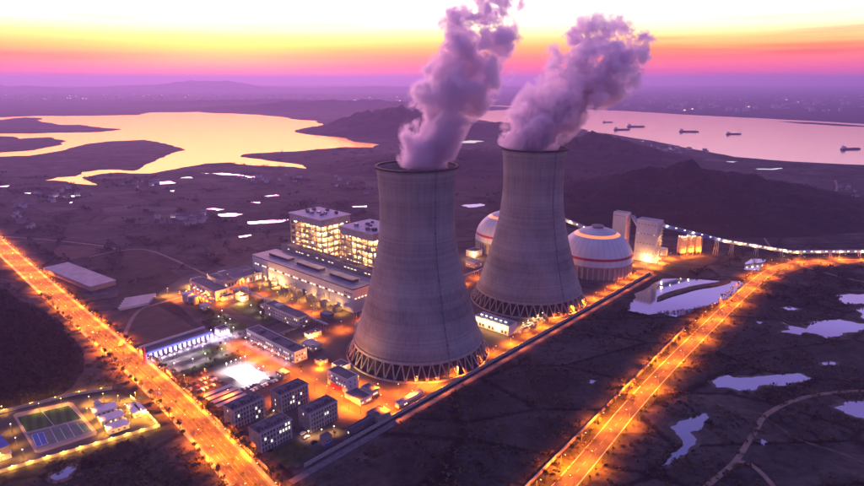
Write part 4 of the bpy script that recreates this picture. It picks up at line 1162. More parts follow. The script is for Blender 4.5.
# ---- lamps of the plaza, the car parks and the plant roads
for k in range(5):
    for s in (cy0 - 1, cy1 + 1):
        lamp(LG(cx0 + (cx1 - cx0) * (k + .5) / 5, s), GA, 'wht', '%s white floodlight mast on the %s edge of the blazing white plaza' % (ORD[k], 'near' if s < cy0 else 'far'), 'floodlights of the plaza', 8, 0, 26000, 'floodlight')
for k, q in enumerate(by_left([(-182, 31), (-172, 30), (-160, 30), (-148, 28), (-180, 14), (-166, 10), (-154, 12), (-140, 10), (-132, 18), (-126, 30), (-108, 60), (-104, 80), (-100, 66), (-94, 92), (-70, 60), (-66, 84)])):
    lamp(LG(*q), GA, 'wht', '%s white garden lamp post from the left, inside the main gate' % ORD[k], 'garden lamps by the gate', 6, 0, 9000 if q[1] < 40 else 3500)
for k, y in enumerate(range(-140, 40, 20)):
    lamp(LG(-124.5, y), GA - math.pi / 2, 'sod', '%s orange lamp post from the annex on the road before the long office' % nth(k), 'lamps on the plant main road', 9, 1, 60000 if k % 3 else 90000)
for k, x in enumerate(range(-110, 420, 26)):
    lamp(LG(x, -162), GA + math.pi, 'sod', '%s orange lamp post from the annex end, inside the perimeter wall' % nth(k), 'lamps on the perimeter road', 8, 1, 55000 if k % 2 else 95000)
for k, x in enumerate(range(-66, 330, 30)):
    lamp(LG(x, -27), GA, 'sod', '%s orange lamp post from the left on the road behind the cooling towers' % nth(k), 'lamps behind the cooling towers', 9, 1, 45000)
for k, q in enumerate(by_left([(-186, -16), (-176, -34), (-187, -50), (-170, -18), (-175, -62)])):
    lamp(LG(*q), GA, 'sod', '%s orange lamp post from the left in the car park beside the avenue' % ORD[k], 'car park lamps', 8, 0, 26000)
for k, q in enumerate(by_left([(-122, -112), (-124, -132), (-122, -150), (-104, -152), (-94, -138), (-84, -150), (-96, -118), (-66, -152)])):
    lamp(LG(*q), GA, 'sod', '%s orange lamp post from the left round the annex and white building' % ORD[k], 'lamps round the annex', 8, 0, 40000)
for k, q in enumerate(by_left([(340, -80), (352, -140), (372, -120), (395, -110), (410, -140), (380, -160), (425, -130), (360, -40), (400, -50)])):
    lamp(LG(*q), GA, 'sod' if q[0] < 400 else 'wrm', '%s orange lamp post from the left among the coal handling buildings' % ORD[k], 'lamps of the coal handling plant', 10, 0, 90000)
for k, q in enumerate(by_left([(-166, -108), (-166, -118), (-165, -147), (-158, -152), (-150, -155)])):
    lamp(LG(*q), GA, 'wrm', '%s small warm lamp post from the left in the gap between dormitories' % ORD[k], 'lamps between the dormitories', 5, 0, 7000)
def loc_xy(p):
    d = Vector((p[0], p[1], 0)) - ORG
    return d.dot(E1), d.dot(E2)
# ================================================================== WALLS AND FENCES
def panel_wall(a, b, step, h, label, m, name='perimeter_wall', cat='wall', lamps=None, group=None, thick=.3):
    a = Vector((a[0], a[1], 0)); b = Vector((b[0], b[1], 0)); d = b - a; ln = d.length; az = math.atan2(d.y, d.x)
    t = thing(name, label, cat, a, az, group); n_ = max(1, int(round(ln / step))); st = ln / n_
    pm = MB().box(.2, -thick / 2, 0, st - .2, thick / 2, h).mesh('panel', m); po = MB().box(-.25, -thick / 2 - .1, 0, .25, thick / 2 + .1, h + .35).mesh('post', M_conc)
    cp = MB().box(.2, -thick / 2 - .12, h, st - .2, thick / 2 + .12, h + .15).mesh('coping', M_conc)
    for k in range(n_):
        link('panel', pm, t, (st * k, 0, 0)); link('post', po, t, (st * k, 0, 0)); link('coping', cp, t, (st * k, 0, 0))
        if lamps and k % lamps[0] == 0:
            link('lamp', MB().box(-.3, -.5, -.25, .3, -.05, .25).mesh('lamp', E_yel), t, (st * (k + .5), lamps[3] * -.25, h + .1))
            point(t, lamps[1], lamps[2], (st * (k + .5), lamps[3] * -1.3, h + .6), .2)
    link('post', po, t, (ln, 0, 0))
    return t
panel_wall(LG(-186, -171), LG(300, -171), 9, 2.6, 'long concrete perimeter wall running past both cooling towers', M_conc)
panel_wall(LG(300, -171), LG(330, -171), 9, 2.6, 'short end of the perimeter wall by the dome', M_conc)
sheet('drain', strip([LG(-200, -176.5), LG(330, -176.5)], 5.5), .03, M_concd)
wv = [p for p in offset(AV, 13.5) if loc_xy(p)[1] < 30 and loc_xy(p)[1] > -175]
panel_wall(wv[-1], wv[0], 7, 2.2, 'plant wall along the avenue beside the dormitories', M_walld)
pw = offset(RR, 15.0)
i0 = min(range(len(pw)), key=lambda i: (pw[i] - Vector(G(688, 337.5)[:2])).length)
panel_wall(pw[i0], pw[1], 8, 2.4, 'long low wall along the left side of the straight right-hand road', M_conc)
panel_wall(G(160, 427), G(-10, 476), 4.6, 2.2, 'compound wall with a row of yellow lamps below the sports ground', M_conc, 'compound_wall', lamps=(2, 'yel', 4000, -1))
panel_wall(G(0, 413.5), G(76, 395), 5, 2.2, 'compound wall on the forest side of the sports ground', M_conc, 'compound_wall', lamps=(3, 'yel', 5000, -1))
panel_wall(G(76, 395), G(112, 389.5), 5, 2.2, 'short compound wall behind the pale cabins', M_conc, 'compound_wall', lamps=(3, 'yel', 7000, -1))
panel_wall(G(131, 398), G(160, 427), 5, 2.2, 'compound wall beside the avenue by the pale cabins', M_conc, 'compound_wall', lamps=(3, 'yel', 7000, 1))

# ================================================================== COMPOUND, BOTTOM LEFT
def roof_box(pix, h, label, wm, rm, name, cat='building', group=None, win=None):
    """a building whose roof corners are given as pixels (near, right, back, left) at height h"""
    q = [G(x, y, h) for x, y in pix]; o = Vector((q[0].x, q[0].y, 0)); ex = Vector((q[1].x - q[0].x, q[1].y - q[0].y, 0)); az = math.atan2(ex.y, ex.x)
    t = thing(name, label, cat, o, az, group); lx = ex.length; e2 = Vector((-ex.y, ex.x, 0)).normalized(); ly = (q[3] - q[0]).dot(e2)
    MB().box(0, 0, 0, lx, ly, h - .3).build('wall', wm, t)
    MB().box(-.5, -.5, h - .3, lx + .5, ly + .5, h).build('roof', rm, t)
    m = MB()
    for k in range(int(lx / 2)): m.box(k * 2 + .9, -.5, h, k * 2 + 1.05, ly + .5, h + .12)
    m.build('roof_seam', rm, t)
    if win: windows(t, 'y', lx, 1, max(2, int(lx / 3.4)), 1.0, 3, 1.4, 1.3, win); windows(t, 'x', ly, 1, max(1, int(ly / 4)), 1.0, 3, 1.2, 1.3, win)
    return t
M_cab = mat('cabin_roof', (.66, .58, .58), .5, .1, .2)
CAB = [([(94.5, 413.5), (117, 406.8), (112.5, 402.4), (90, 408.6)], 'pale prefabricated cabin farthest from the lamp-lit wall'), ([(101.5, 421.8), (124, 414.6), (119.5, 410), (97, 416.8)], 'pale prefabricated cabin in the middle of the three'),
       ([(108, 430.6), (129, 423.6), (124.5, 418.4), (103.5, 425.4)], 'pale prefabricated cabin nearest the lamp-lit wall'), ([(134, 414), (141, 411.6), (133, 403), (126, 405)], 'narrow pale cabin standing across, beside the avenue'), ([(141.4, 411.3), (146, 409.6), (139, 402.6), (134.5, 404.2)], 'smallest pale cabin close beside the avenue')]
for pl, lb in CAB: roof_box(pl, 3.6, lb, M_clad, M_cab, 'cabin', 'cabin', 'prefabricated cabins', .3)
roof_box([(98, 404.5), (102, 403), (98.5, 399), (94.5, 400.5)], 4.5, 'small gate cabin at the head of the cabin compound', M_clad, M_roofl, 'gate_cabin', 'cabin', None, .8)
roof_box([(-3, 449), (8.5, 444.5), (-2, 422), (-14, 425)], 9, 'blue-roofed hall cut by the left edge of the picture', M_walld, M_blue, 'sports_hall', 'building', None, .2)
t = roof_box([(-4, 457.5), (11, 452.5), (10, 449.5), (-5, 454.5)], 3.6, 'low pale lean-to before the blue-roofed hall', M_clad, M_cab, 'lean_to')
CL = [(104, 401), (90, 404), (92, 416), (99, 425), (106, 434), (119, 403), (126, 412), (131, 421), (142, 417), (136, 400), (149, 420), (12, 432), (17, 446), (24, 458), (2, 462), (88, 416), (40, 411), (62, 406), (3, 414)]
for k, q in enumerate(sorted(CL)):
    lamp(G(*q), rng.uniform(0, 6), 'yel', '%s yellow lamp post from the left in the sports and cabin compound' % ORD[k], 'compound lamps', 6, 0, 20000 if q[0] > 89 else 9000)
# ---- far warehouse, panel rows
t = roof_box([(90.5, 286.5), (115.5, 280), (84.5, 259.5), (62, 263.5)], 6, 'long grey warehouse standing alone in the fields beyond the avenue', M_walld, M_roofl, 'warehouse', 'building', None, None)
for k in range(5):
    roof_box([(119 + 1.5 * k, 308.5 - 2.3 * k), (149 + 1.7 * k, 302.5 - 2.0 * k), (148 + 1.7 * k, 301.3 - 2.0 * k), (118 + 1.5 * k, 307.3 - 2.3 * k)], 2.6, '%s long low greenhouse shed counted from the brown field' % ORD[k], M_clad, M_roofl, 'greenhouse', 'shed', 'greenhouse sheds')
# ---- carports
for k in range(4):
    t = thing('carport', ['long carport roof nearest the dormitories', 'second long carport roof from the dormitories', 'third long carport roof from the dormitories', 'long carport roof farthest from the dormitories'][k], 'carport', LG(-188, -71 + 7 * k), GA, 'carports by the avenue')
    MB().box(0, 0, 2.6, 24, 4.4, 2.8).build('roof', M_roofl, t)
    for q in range(5): MB().tube((1 + 5.5 * q, 4.0, 0), (1 + 5.5 * q, 4.0, 2.6), .12, None, 6).build('post', M_steel, t)

# ---- pipe racks, sheds, containers and tanks that fill the yards
def pipe_rack(x, y, ln, rz, label, h=6.5):
    t = thing('pipe_rack', label, 'pipe rack', LG(x, y), GA + rz, 'pipe racks of the plant')
    for k in range(int(ln / 8) + 1):
        m = MB(); m.box(8 * k - .2, -2, 0, 8 * k + .2, -1.6, h); m.box(8 * k - .2, 1.6, 0, 8 * k + .2, 2, h); m.box(8 * k - .2, -1.6, h - .5, 8 * k + .2, 1.6, h - .1); m.build('trestle', M_steel, t)
    for q, (o, r_) in enumerate(((-1.4, .3), (-.5, .45), (.6, .35), (1.4, .25))): MB().tube((0, o, h + r_ - .1), (ln, o, h + r_ - .1), r_, None, 8).build('pipe', [M_steel, M_clad, M_silo, M_steel][q], t)
pipe_rack(-46, -16, 150, R(90), 'pipe rack running past the grey office towards the workshop')
pipe_rack(-8, -12, 150, 0, 'pipe rack leading from the turbine hall behind the nearer tower')
pipe_rack(44, -20, 90, R(-90), 'pipe rack between the two cooling towers')
pipe_rack(-88, 120, 56, R(90), 'short pipe rack beside the treatment building')
pipe_rack(150, -18, 120, 0, 'pipe rack behind the farther tower towards the domes')
SH = [(-30, 4, 8, 12, 5), (-56, 76, 10, 7, 4), (-60, 112, 8, 14, 6), (-74, 128, 14, 8, 5), (-100, 118, 8, 10, 5), (-34, 196, 10, 16, 7), (-66, 206, 12, 9, 5), (-84, -44, 10, 16, 5), (-70, -20, 14, 8, 4.5), (-92, -92, 10, 12, 5), (-96, -70, 8, 8, 4),
      (12, -34, 18, 9, 6), (40, -40, 9, 9, 5), (84, -44, 12, 10, 6), (100, -60, 8, 14, 5), (120, 8, 20, 12, 9), (160, 20, 24, 14, 10), (200, 0, 14, 16, 8), (238, -60, 8, 12, 6), (180, 52, 30, 12, 12), (236, 30, 18, 14, 9), (352, -100, 12, 16, 7), (372, -84, 16, 10, 9), (392, -150, 12, 9, 5), (412, -96, 14, 12, 8), (440, -120, 10, 8, 5), (-148, -88, 8, 6, 3.5), (-130, -66, 7, 10, 4)]
for k, (x, y, lx, ly, h) in enumerate(by_left(SH)):
    wh = 'the switchyard' if x < 0 and y > 0 else 'the offices' if x < 0 else 'the towers' if y < -20 and x < 240 else 'the domes' if x < 340 else 'the coal tower'
    t = building(LG(x, y), lx, ly, '%s small plant shed of the yard by %s, counted from the left' % (nth(k), wh), 'shed', 'plant_shed', 'small sheds in the plant yards')
    shell_box(t, lx, ly, h, [M_clad, M_wall, M_walld, M_concd][k % 4], [M_roof, M_roofl][k % 2], .4)
    windows(t, 'y', lx, 1, max(1, int(lx / 3.5)), h * .45, 3, 1.5, 1.2, .45); windows(t, 'x', ly, 1, max(1, int(ly / 3.5)), h * .45, 3, 1.5, 1.2, .45)
    MB().box(1, 1, h + .13, 2.6, 2.4, h + 1.3).build('roof_unit', M_steel, t)
    if k % 2 == 0: point(t, 'sod' if k % 4 else 'wrm', 30000, (-3, -3, h * .8))
for k, (x, y, r_, h) in enumerate(by_left([(-14, -40, 5, 8), (-26, -40, 5, 8), (96, -22, 4, 9), (108, -10, 4, 9), (126, -14, 5, 7), (214, -30, 6, 9), (252, -44, 5, 8), (-52, 136, 4, 7), (-42, 136, 4, 7), (-96, 148, 5, 8), (-96, 162, 5, 8), (424, -150, 5, 9), (366, -64, 5, 9)])):
    t = thing('storage_tank', '%s round storage tank of the plant yards, counted from the left' % nth(k), 'tank', LG(x, y), GA, 'round storage tanks')
    MB().lathe([(r_, 0), (r_, h), (r_ - .2, h + .2), (0, h + 1.2)], 28).build('shell', [M_clad, M_steel, M_silo][k % 3], t); MB().lathe([(r_ + .02, h - .3), (r_ + .35, h - .3), (r_ + .35, h), (r_ + .02, h)], 28, close=True).build('rim', M_steel, t)
    m = MB(); m.tube((-r_ - .2, -.4, 0), (-r_ - .2, -.4, h + 1), .06, None, 4); m.tube((-r_ - .2, .4, 0), (-r_ - .2, .4, h + 1), .06, None, 4)
    for z in range(1, int(h)): m.beam((-r_ - .2, -.4, z), (-r_ - .2, .4, z), .08, .08)
    m.build('ladder', M_steel, t)
# ================================================================== TREES
M_leaf = mat('foliage', (.055, .07, .022), .9, .5, .6, col2=(.09, .085, .03))
M_leafd = mat('dark_foliage', (.010, .016, .011), .95, .4, .2, col2=(.022, .030, .018))
M_bark = mat('bark', (.07, .05, .035), .95, .3, 2)
def leaf_faces(mb, c, rad, nleaf, size, rr, flat=.8, mi=0):
    for k in range(nleaf):
        v = Vector((rr.gauss(0, 1), rr.gauss(0, 1), rr.gauss(0, 1))); v.normalize()
        v *= rr.uniform(.55, 1.0)
        p = Vector(c) + Vector((v.x * rad[0], v.y * rad[1], v.z * rad[2]))
        a = Vector((rr.gauss(0, 1), rr.gauss(0, 1), rr.gauss(0, .6))).normalized() * size * rr.uniform(.6, 1.3)
        b = Vector((rr.gauss(0, 1), rr.gauss(0, 1), rr.gauss(0, .6))).normalized() * size * rr.uniform(.6, 1.3)
        mb.add([p - a * .5, p + b * .5, p + a * .5, p - b * .5], [(0, 1, 2, 3)], mi)
def tree_mesh(h, rw, seed, n=170):
    rr = random.Random(seed); tr = MB().tube((0, 0, 0), (.1, .05, h * .55), .22, .1, 6); cr = MB()
    for k in range(5):
        a = rr.uniform(0, 6.28); e = Vector((math.cos(a) * rw * .6, math.sin(a) * rw * .6, h * rr.uniform(.55, .85)))
        tr.tube((.05, 0, h * .35), e, .09, .04, 5, False)
        leaf_faces(cr, e, (rw * .55, rw * .55, h * .2), n // 6, .75, rr)
    leaf_faces(cr, (0, 0, h * .72), (rw * .7, rw * .7, h * .28), n // 4, .8, rr)
    return tr.mesh('trunk', M_bark), cr.mesh('crown', M_leaf)
TM = [tree_mesh(6.0, 2.1, 1), tree_mesh(7.0, 2.4, 2), tree_mesh(5.0, 1.8, 3), tree_mesh(6.4, 2.0, 4)]
def tree(p, label, group, s=1.0, name='street_tree'):
    t = thing(name, label, 'tree', (p[0], p[1], 0), rng.uniform(0, 6.28), group); k = rng.randrange(4)
    s *= rng.uniform(.75, 1.2); t.scale = (s, s, s * rng.uniform(.9, 1.15))
    link('trunk', TM[k][0], t); link('crown', TM[k][1], t)
def row(line, step, label, group, s=1.0, keep=.9, jit=.8, maxd=1e9, name='street_tree', rev=False):
    ps = [q for q in along(line, step, rng.uniform(1, step)) if vis(q[0], 0, 6) and q[0].length < maxd and rng.random() < keep]
    for k, (p, a) in enumerate(ps[::-1] if rev else ps):
        tree((p.x + rng.uniform(-jit, jit), p.y + rng.uniform(-jit, jit)), label % nth(k), group, s, name)
row(offset(AV, 11.8), 9.5, '%s street tree from the bottom, plant side of the left avenue', 'street trees along the left avenue', 1.05, .92, .8, 760, rev=True)
row(offset(AV, -11.8), 9.5, '%s street tree from the bottom, field side of the left avenue', 'street trees along the left avenue', 1.05, .92, .8, 760, rev=True)
row(AV, 16, '%s median tree from the bottom on the left avenue', 'median trees of the left avenue', .6, .85, .4, 620, 'median_tree', True)
row(offset(RR, 11.0), 8.5, '%s lit tree from the bottom between the low wall and the right-hand road', 'trees beside the right-hand road', .8, .9, 2.0, 900, 'roadside_tree')
row(offset(RR, -9.2), 9, '%s small tree from the bottom on the right road\'s marsh side', 'trees beside the right-hand road', .5, .9, .8, 900, 'roadside_tree')
row(offset(AV, 15.5)[3:], 8, '%s tree from the avenue\'s far end inside the plant wall', 'trees inside the plant wall', .75, .9, .8, 520, 'wall_side_tree')
row([LG(-111, -70), LG(-111, 34)], 8, '%s tree from the right before the long white office building', 'trees before the long office', .7, .85, .6, name='office_tree')
row([LG(-186, -8), LG(-160, -8)], 4, '%s clipped tree from the avenue in the hedge by the car park', 'hedge trees by the car park', .75, .95, .8, name='hedge_tree')
row([LG(-186, -13), LG(-162, -13)], 4, '%s clipped tree from the avenue in the hedge\'s near row', 'hedge trees by the car park', .75, .95, .8, name='hedge_tree')
row([LG(-150, 16), LG(-128, 30)], 5, '%s garden tree from the left by the oval lawn inside the gate', 'garden trees by the gate', .7, .9, 2.5, name='garden_tree')
row([LG(-182, 2), LG(-128, 2)], 6, '%s garden tree from the avenue on the strip lawn inside the gate', 'garden trees by the gate', .65, .85, 3, name='garden_tree')
row([LG(-186, 42), LG(-132, 42)], 4.4, '%s small tree from the left before the gate building front', 'garden trees before the gate building', .5, .95, .5, name='garden_tree')
row([LG(-104, 50), LG(-96, 138)], 5, '%s dark tree from the gate lodge on the lawn behind it', 'trees behind the gate lodge', .85, .95, 6, name='lawn_tree')
row([LG(-76, 46), LG(-48, 106)], 5, '%s dark tree from the left on the lawn behind the grey office', 'trees behind the grey office', .9, .9, 8, name='lawn_tree')
row([LG(-165, -90), LG(-165, -150)], 7, '%s tree from the back in the lane between the dormitories', 'trees between the dormitories', .6, .85, 1.0, name='dormitory_tree')
row([LG(-186, -158), LG(-130, -158)], 8, '%s tree from the left along the path by the gatehouse', 'trees by the gatehouse', .6, .85, 1.0, name='dormitory_tree')
# ---- wooded hill at the left: one mass of trees
WOOD = [(-40, 300), (0, 312), (22, 311), (45, 318), (66, 336), (80, 356), (82, 366), (72, 384), (52, 396), (20, 405), (0, 408), (-40, 412)]
wp = [Vector(G(*q)[:2]) for q in WOOD]
def inside(p, poly):
    c = False; j = len(poly) - 1
    for i in range(len(poly)):
        a, b = poly[i], poly[j]
        if (a[1] > p[1]) != (b[1] > p[1]) and p[0] < (b[0] - a[0]) * (p[1] - a[1]) / (b[1] - a[1]) + a[0]: c = not c
        j = i
    return c
def wood_h(x, y):
    p = Vector((x, y))
    if not inside(p, wp): return 0.0
    dm = 1e9
    for i in range(len(wp)):
        a, b = wp[i], wp[(i + 1) % len(wp)]; e = b - a
        u = max(0, min(1, (p - a).dot(e) / e.length_squared)); dm = min(dm, (p - a - e * u).length)
    u = min(1.0, dm / 45)
    return 32 * u * u * (3 - 2 * u) * (1 + .3 * fbm(x * .02, y * .02))
WC = Vector((sum(p.x for p in wp) / len(wp), sum(p.y for p in wp) / len(wp)))
mbh = MB(); nn = 50
for j in range(nn + 1):
    for i in range(nn + 1):
        x = WC.x - 130 + 260 * i / nn; y = WC.y - 110 + 220 * j / nn; mbh.v.append((x, y, wood_h(x, y) - .4))
for j in range(nn):
    for i in range(nn):
        k = j * (nn + 1) + i; mbh.f.append((k, k + 1, k + nn + 2, k + nn + 1)); mbh.mi.append(0)
tag(mbh.build('hill', M_scrub, smooth=True), kind='structure')
cw = MB(); x0, x1 = min(p.x for p in wp), max(p.x for p in wp); y0, y1 = min(p.y for p in wp), max(p.y for p in wp)
cnt = 0
while cnt < 2300:
    p = (rng.uniform(x0, x1), rng.uniform(y0, y1))
    if not inside(p, wp): continue
    z = wood_h(*p); h = rng.uniform(8, 14); r = rng.uniform(2.2, 3.6); cnt += 1
    cw.tube((p[0], p[1], z - 1), (p[0], p[1], z + h * .6), .2, .1, 4, False, 1)
    leaf_faces(cw, (p[0], p[1], z + h * .62), (r, r, h * .38), 34, 1.8, rng)
tag(cw.build('woodland', [M_leafd, M_bark]), 'dark woodland covering the low hill beside the left avenue', 'woodland', kind='stuff')
# ---- scrub on the marsh and the waste ground: nobody could count it
M_bush = mat('scrub_leaves', (.045, .042, .02), .95, .5, .05, col2=(.11, .085, .045))
sb = MB(); cnt = 0
WET = [[Vector(G(*q)[:2]) for q in pl] for pl in PONDS + [ASH]]
DRY = [Vector(p) for p, a in along(RR, 4)]
ZON = [[(300, 490), (420, 410), (640, 290), (625, 320), (690, 330), (560, 490)], [(600, 490), (700, 350), (780, 275), (864, 262), (864, 490)], [(0, 490), (0, 478), (160, 432), (250, 490)], [(640, 322), (740, 300), (700, 335), (650, 340)],
       [(620, 312), (650, 285), (665, 300), (650, 318)], [(82, 366), (118, 350), (128, 372), (110, 388), (84, 392)], [(200, 300), (222, 322), (210, 330), (180, 302)]]
ZW = [.30, .46, .12, .03, .03, .03, .03]
for zn, wt in zip(ZON, ZW):
    zp = [Vector(G(*q)[:2]) for q in zn]; bx0, bx1 = min(p.x for p in zp), max(p.x for p in zp); by0, by1 = min(p.y for p in zp), max(p.y for p in zp); k = 0; tr = 0
    while k < 5200 * wt and tr < 60000:
        tr += 1; p = (rng.uniform(bx0, bx1), rng.uniform(by0, by1))
        if not inside(p, zp) or any(inside(p, q) for q in WET) or fbm(p[0] * .02, p[1] * .02, 3) < rng.uniform(-.35, .25): continue
        k += 1; s = rng.uniform(.5, 1.6) * (1.6 if rng.random() < .08 else 1)
        leaf_faces(sb, (p[0], p[1], s * .45), (s * 1.2, s * 1.2, s * .55), 10, s * 1.1, rng)
tag(sb.build('scrub', M_bush), 'low brown scrub scattered over the marsh and waste ground', 'scrub', kind='stuff')
# ---- groves and tree lines of the plain, and the brush on the near hills: texture nobody could count
M_grove = mat('grove_leaves', (.016, .022, .014), .95, .4, .05, col2=(.04, .045, .028))
gv = MB(); WLK = [[Vector(G(*q)[:2]) for q in pl] for pl in (LAKE, RIVER)]
def clear(p):
    x, y = loc_xy(p)
    if -235 < x < 470 and -185 < y < 255: return False
    if inside(p, wp) or any(inside(p, q) for q in WLK) or any(inside(p, q) for q in WET): return False
    return min((Vector(p) - q).length for q in AVP) > 26 and min((Vector(p) - q).length for q in DRY) > 22
AVP = [q for q, a in along(AV, 14)]
k = 0; tr = 0
while k < 330 and tr < 6000:
    tr += 1
    px, py = rng.uniform(-10, 874), 150 + 160 * rng.random() ** 1.5
    if px > 560 and py < 250: continue
    p = G(px, py)[:2]
    if not clear(p): continue
    k += 1; a = rng.choice([GA, GA + math.pi / 2, rng.uniform(0, 3.1)]); ln = rng.uniform(10, 70) * (1 if rng.random() < .6 else .25); nq = int(6 + ln * .35)
    for q in range(nq):
        s_ = rng.uniform(-ln / 2, ln / 2); w2 = rng.gauss(0, 3 + (8 if ln < 18 else 0)); c_ = (p[0] + math.cos(a) * s_ - math.sin(a) * w2, p[1] + math.sin(a) * s_ + math.cos(a) * w2)
        if clear(c_): r_ = rng.uniform(1.6, 3.4); leaf_faces(gv, (c_[0], c_[1], r_ * 1.1), (r_, r_, r_ * .9), 9, r_ * .9, rng)
for hl in HILLS[:6] + HILLS[6:7]:
    me = hl.data; ps = [q for q in me.polygons if q.center.z > 3]
    for q in rng.sample(ps, min(len(ps), 1500 if hl is HILLS[0] else 700)):
        if mnoise.noise(Vector((q.center.x * .012, q.center.y * .012, 1.7))) < rng.uniform(-.5, .3): continue
        r_ = rng.uniform(1.6, 3.6); leaf_faces(gv, (q.center.x + rng.uniform(-4, 4), q.center.y + rng.uniform(-3, 3), q.center.z + r_ * .6), (r_ * 1.3, r_ * 1.3, r_ * .8), 8, r_, rng)
tag(gv.build('groves', M_grove), 'dark groves, tree lines and hillside brush scattered over the plain', 'groves', kind='stuff')
# reeds along the ash pond's shore
rd = MB()
for p, a in along([G(660, 314), G(690, 311.5), G(716, 305.5), G(738, 300.5)], 1.1):
    for k in range(2): leaf_faces(rd, (p.x + rng.uniform(-3, 3), p.y + rng.uniform(-3, 3), 1.2), (1, 1, 1.6), 6, 1.3, rng)
tag(rd.build('reeds', M_bush), 'dark reeds fringing the near shore of the ash pond', 'reeds', kind='stuff')

# ================================================================== VEHICLES
CARC = [mat('car_paint_%s' % n, c, .35, .03, 1, spec=.6) for n, c in (('white', (.70, .70, .72)), ('black', (.02, .02, .025)), ('silver', (.40, .41, .43)), ('blue', (.05, .10, .30)), ('red', (.35, .03, .03)))]
M_tyre = mat('tyre', (.02, .02, .02), .9, .1, 3)
def car_parts():
    prof = [(-2.2, .35), (2.2, .35), (2.25, .75), (1.2, .95), (.5, 1.5), (-1.2, 1.5), (-1.9, 1.0), (-2.25, .9)]
    b = MB(); n_ = len(prof)
    b.add([(x, y, z) for y in (-.88, .88) for x, z in prof], [tuple(range(n_)), tuple(range(2 * n_ - 1, n_ - 1, -1))] + [(i + n_, (i + 1) % n_ + n_, (i + 1) % n_, i) for i in range(n_)])
    g = MB().add([(x, y, z) for y in (-.9, .9) for x, z in ((.95, 1.0), (.42, 1.42), (-1.1, 1.42), (-1.6, 1.02))], [(0, 1, 2, 3), (7, 6, 5, 4), (0, 4, 5, 1), (2, 6, 7, 3)])
    w_ = MB().tube((0, -.1, 0), (0, .1, 0), .33, None, 10)
    return b, g.mesh('glazing', M_glass), w_.mesh('wheel', M_tyre)
cb, cg, cw_ = car_parts(); CB = [cb.mesh('body', c) for c in CARC]
CN = ['white', 'black', 'silver', 'blue', 'red']
def car(p, az, where, group, k=None):
    k = rng.choice([0, 0, 1, 1, 2, 2, 3, 4]) if k is None else k
    t = thing('car', '%s car %s' % (CN[k], where), 'car', (p[0], p[1], p[2] if len(p) > 2 else .05), az, group)
    link('body', CB[k], t); link('glazing', cg, t)
    for x in (-1.35, 1.35):
        for y in (-.82, .82): link('wheel', cw_, t, (x, y, .33))
for r_ in range(2):
    for k in range(9):
        if rng.random() < .85: car(LG(-159 + 3.0 * k, -56.5 - 7 * r_, .07), GA + math.pi / 2, '%s from the left in the %s row beside the white plaza' % (ORD[k], ['far', 'near'][r_]), 'cars parked by the plaza')
for r_ in range(3):
    for k in range(8):
        if rng.random() < .75: car(LG(-187 + 3.0 * k, -19 - 7.5 * r_, .07), GA + math.pi / 2, '%s from the avenue in the car park\'s %s row' % (ORD[k], ['far', 'middle', 'near'][r_]), 'cars parked by the avenue')
av = along(AV, 1.0)
for k, (d, s_) in enumerate([(760, 4), (900, -4), (1040, 4.4), (1130, -4), (1180, 4), (1290, -4.2)]):
    if d < len(av):
        p, a = av[d]; q = p + Vector((-math.sin(a), math.cos(a))) * s_
        car((q.x, q.y, .02), a + (math.pi if s_ > 0 else 0), 'driving on the left avenue, %s from the far end' % ORD[k], 'cars on the left avenue')
for k, q in enumerate([(303, 434), (314, 443), (307, 438)]):
    p = G(*q); car((p.x, p.y, .07), GA, 'stopped near the gatehouse, %s from it' % ['farthest', 'nearest', 'second'][k], 'cars near the gatehouse')

# ================================================================== SHIPS, VILLAGES
M_hull = mat('ship_hull', (.06, .05, .06), .7, .2, .05); M_super = mat('ship_white', (.55, .53, .52), .7, .1, .1)
for k, (px, py, ln, lb) in enumerate([(636, 127, 90, 'cargo ship moored second from the left on the river'), (622, 130, 80, 'cargo ship lowest of the left pair on the river'), (689, 132, 85, 'cargo ship in the middle of the river'),
                                      (734, 134.4, 70, 'dark cargo barge right of the middle ship on the river'), (851, 149.5, 75, 'largest-looking cargo ship near the right edge of the picture'), (608, 122.5, 60, 'small far ship close to the farther plume')]):
    p = G(px, py); t = thing('cargo_ship', lb, 'ship', (p.x, p.y, .25), R(rng.uniform(-12, 12)), 'ships on the river')
    wdt = ln * .15
    MB().prism([(-ln / 2, -wdt / 2), (ln * .38, -wdt / 2), (ln / 2, 0), (ln * .38, wdt / 2), (-ln / 2, wdt / 2)], -.2, ln * .055).build('hull', M_hull, t)
    MB().box(-ln * .46, -wdt * .42, ln * .055, -ln * .32, wdt * .42, ln * .15).build('bridge', M_super, t)
    MB().tube((-ln * .43, 0, ln * .15), (-ln * .43, 0, ln * .20), ln * .015, None, 8).build('funnel', M_red, t)
    for q in range(4): MB().box(-ln * .27 + q * ln * .16, -wdt * .34, ln * .055, -ln * .15 + q * ln * .16, wdt * .34, ln * .075).build('hatch', M_walld, t)
    MB().tube((ln * .36, 0, ln * .055), (ln * .36, 0, ln * .15), ln * .006, None, 6).build('mast', M_dark, t)
hm = []
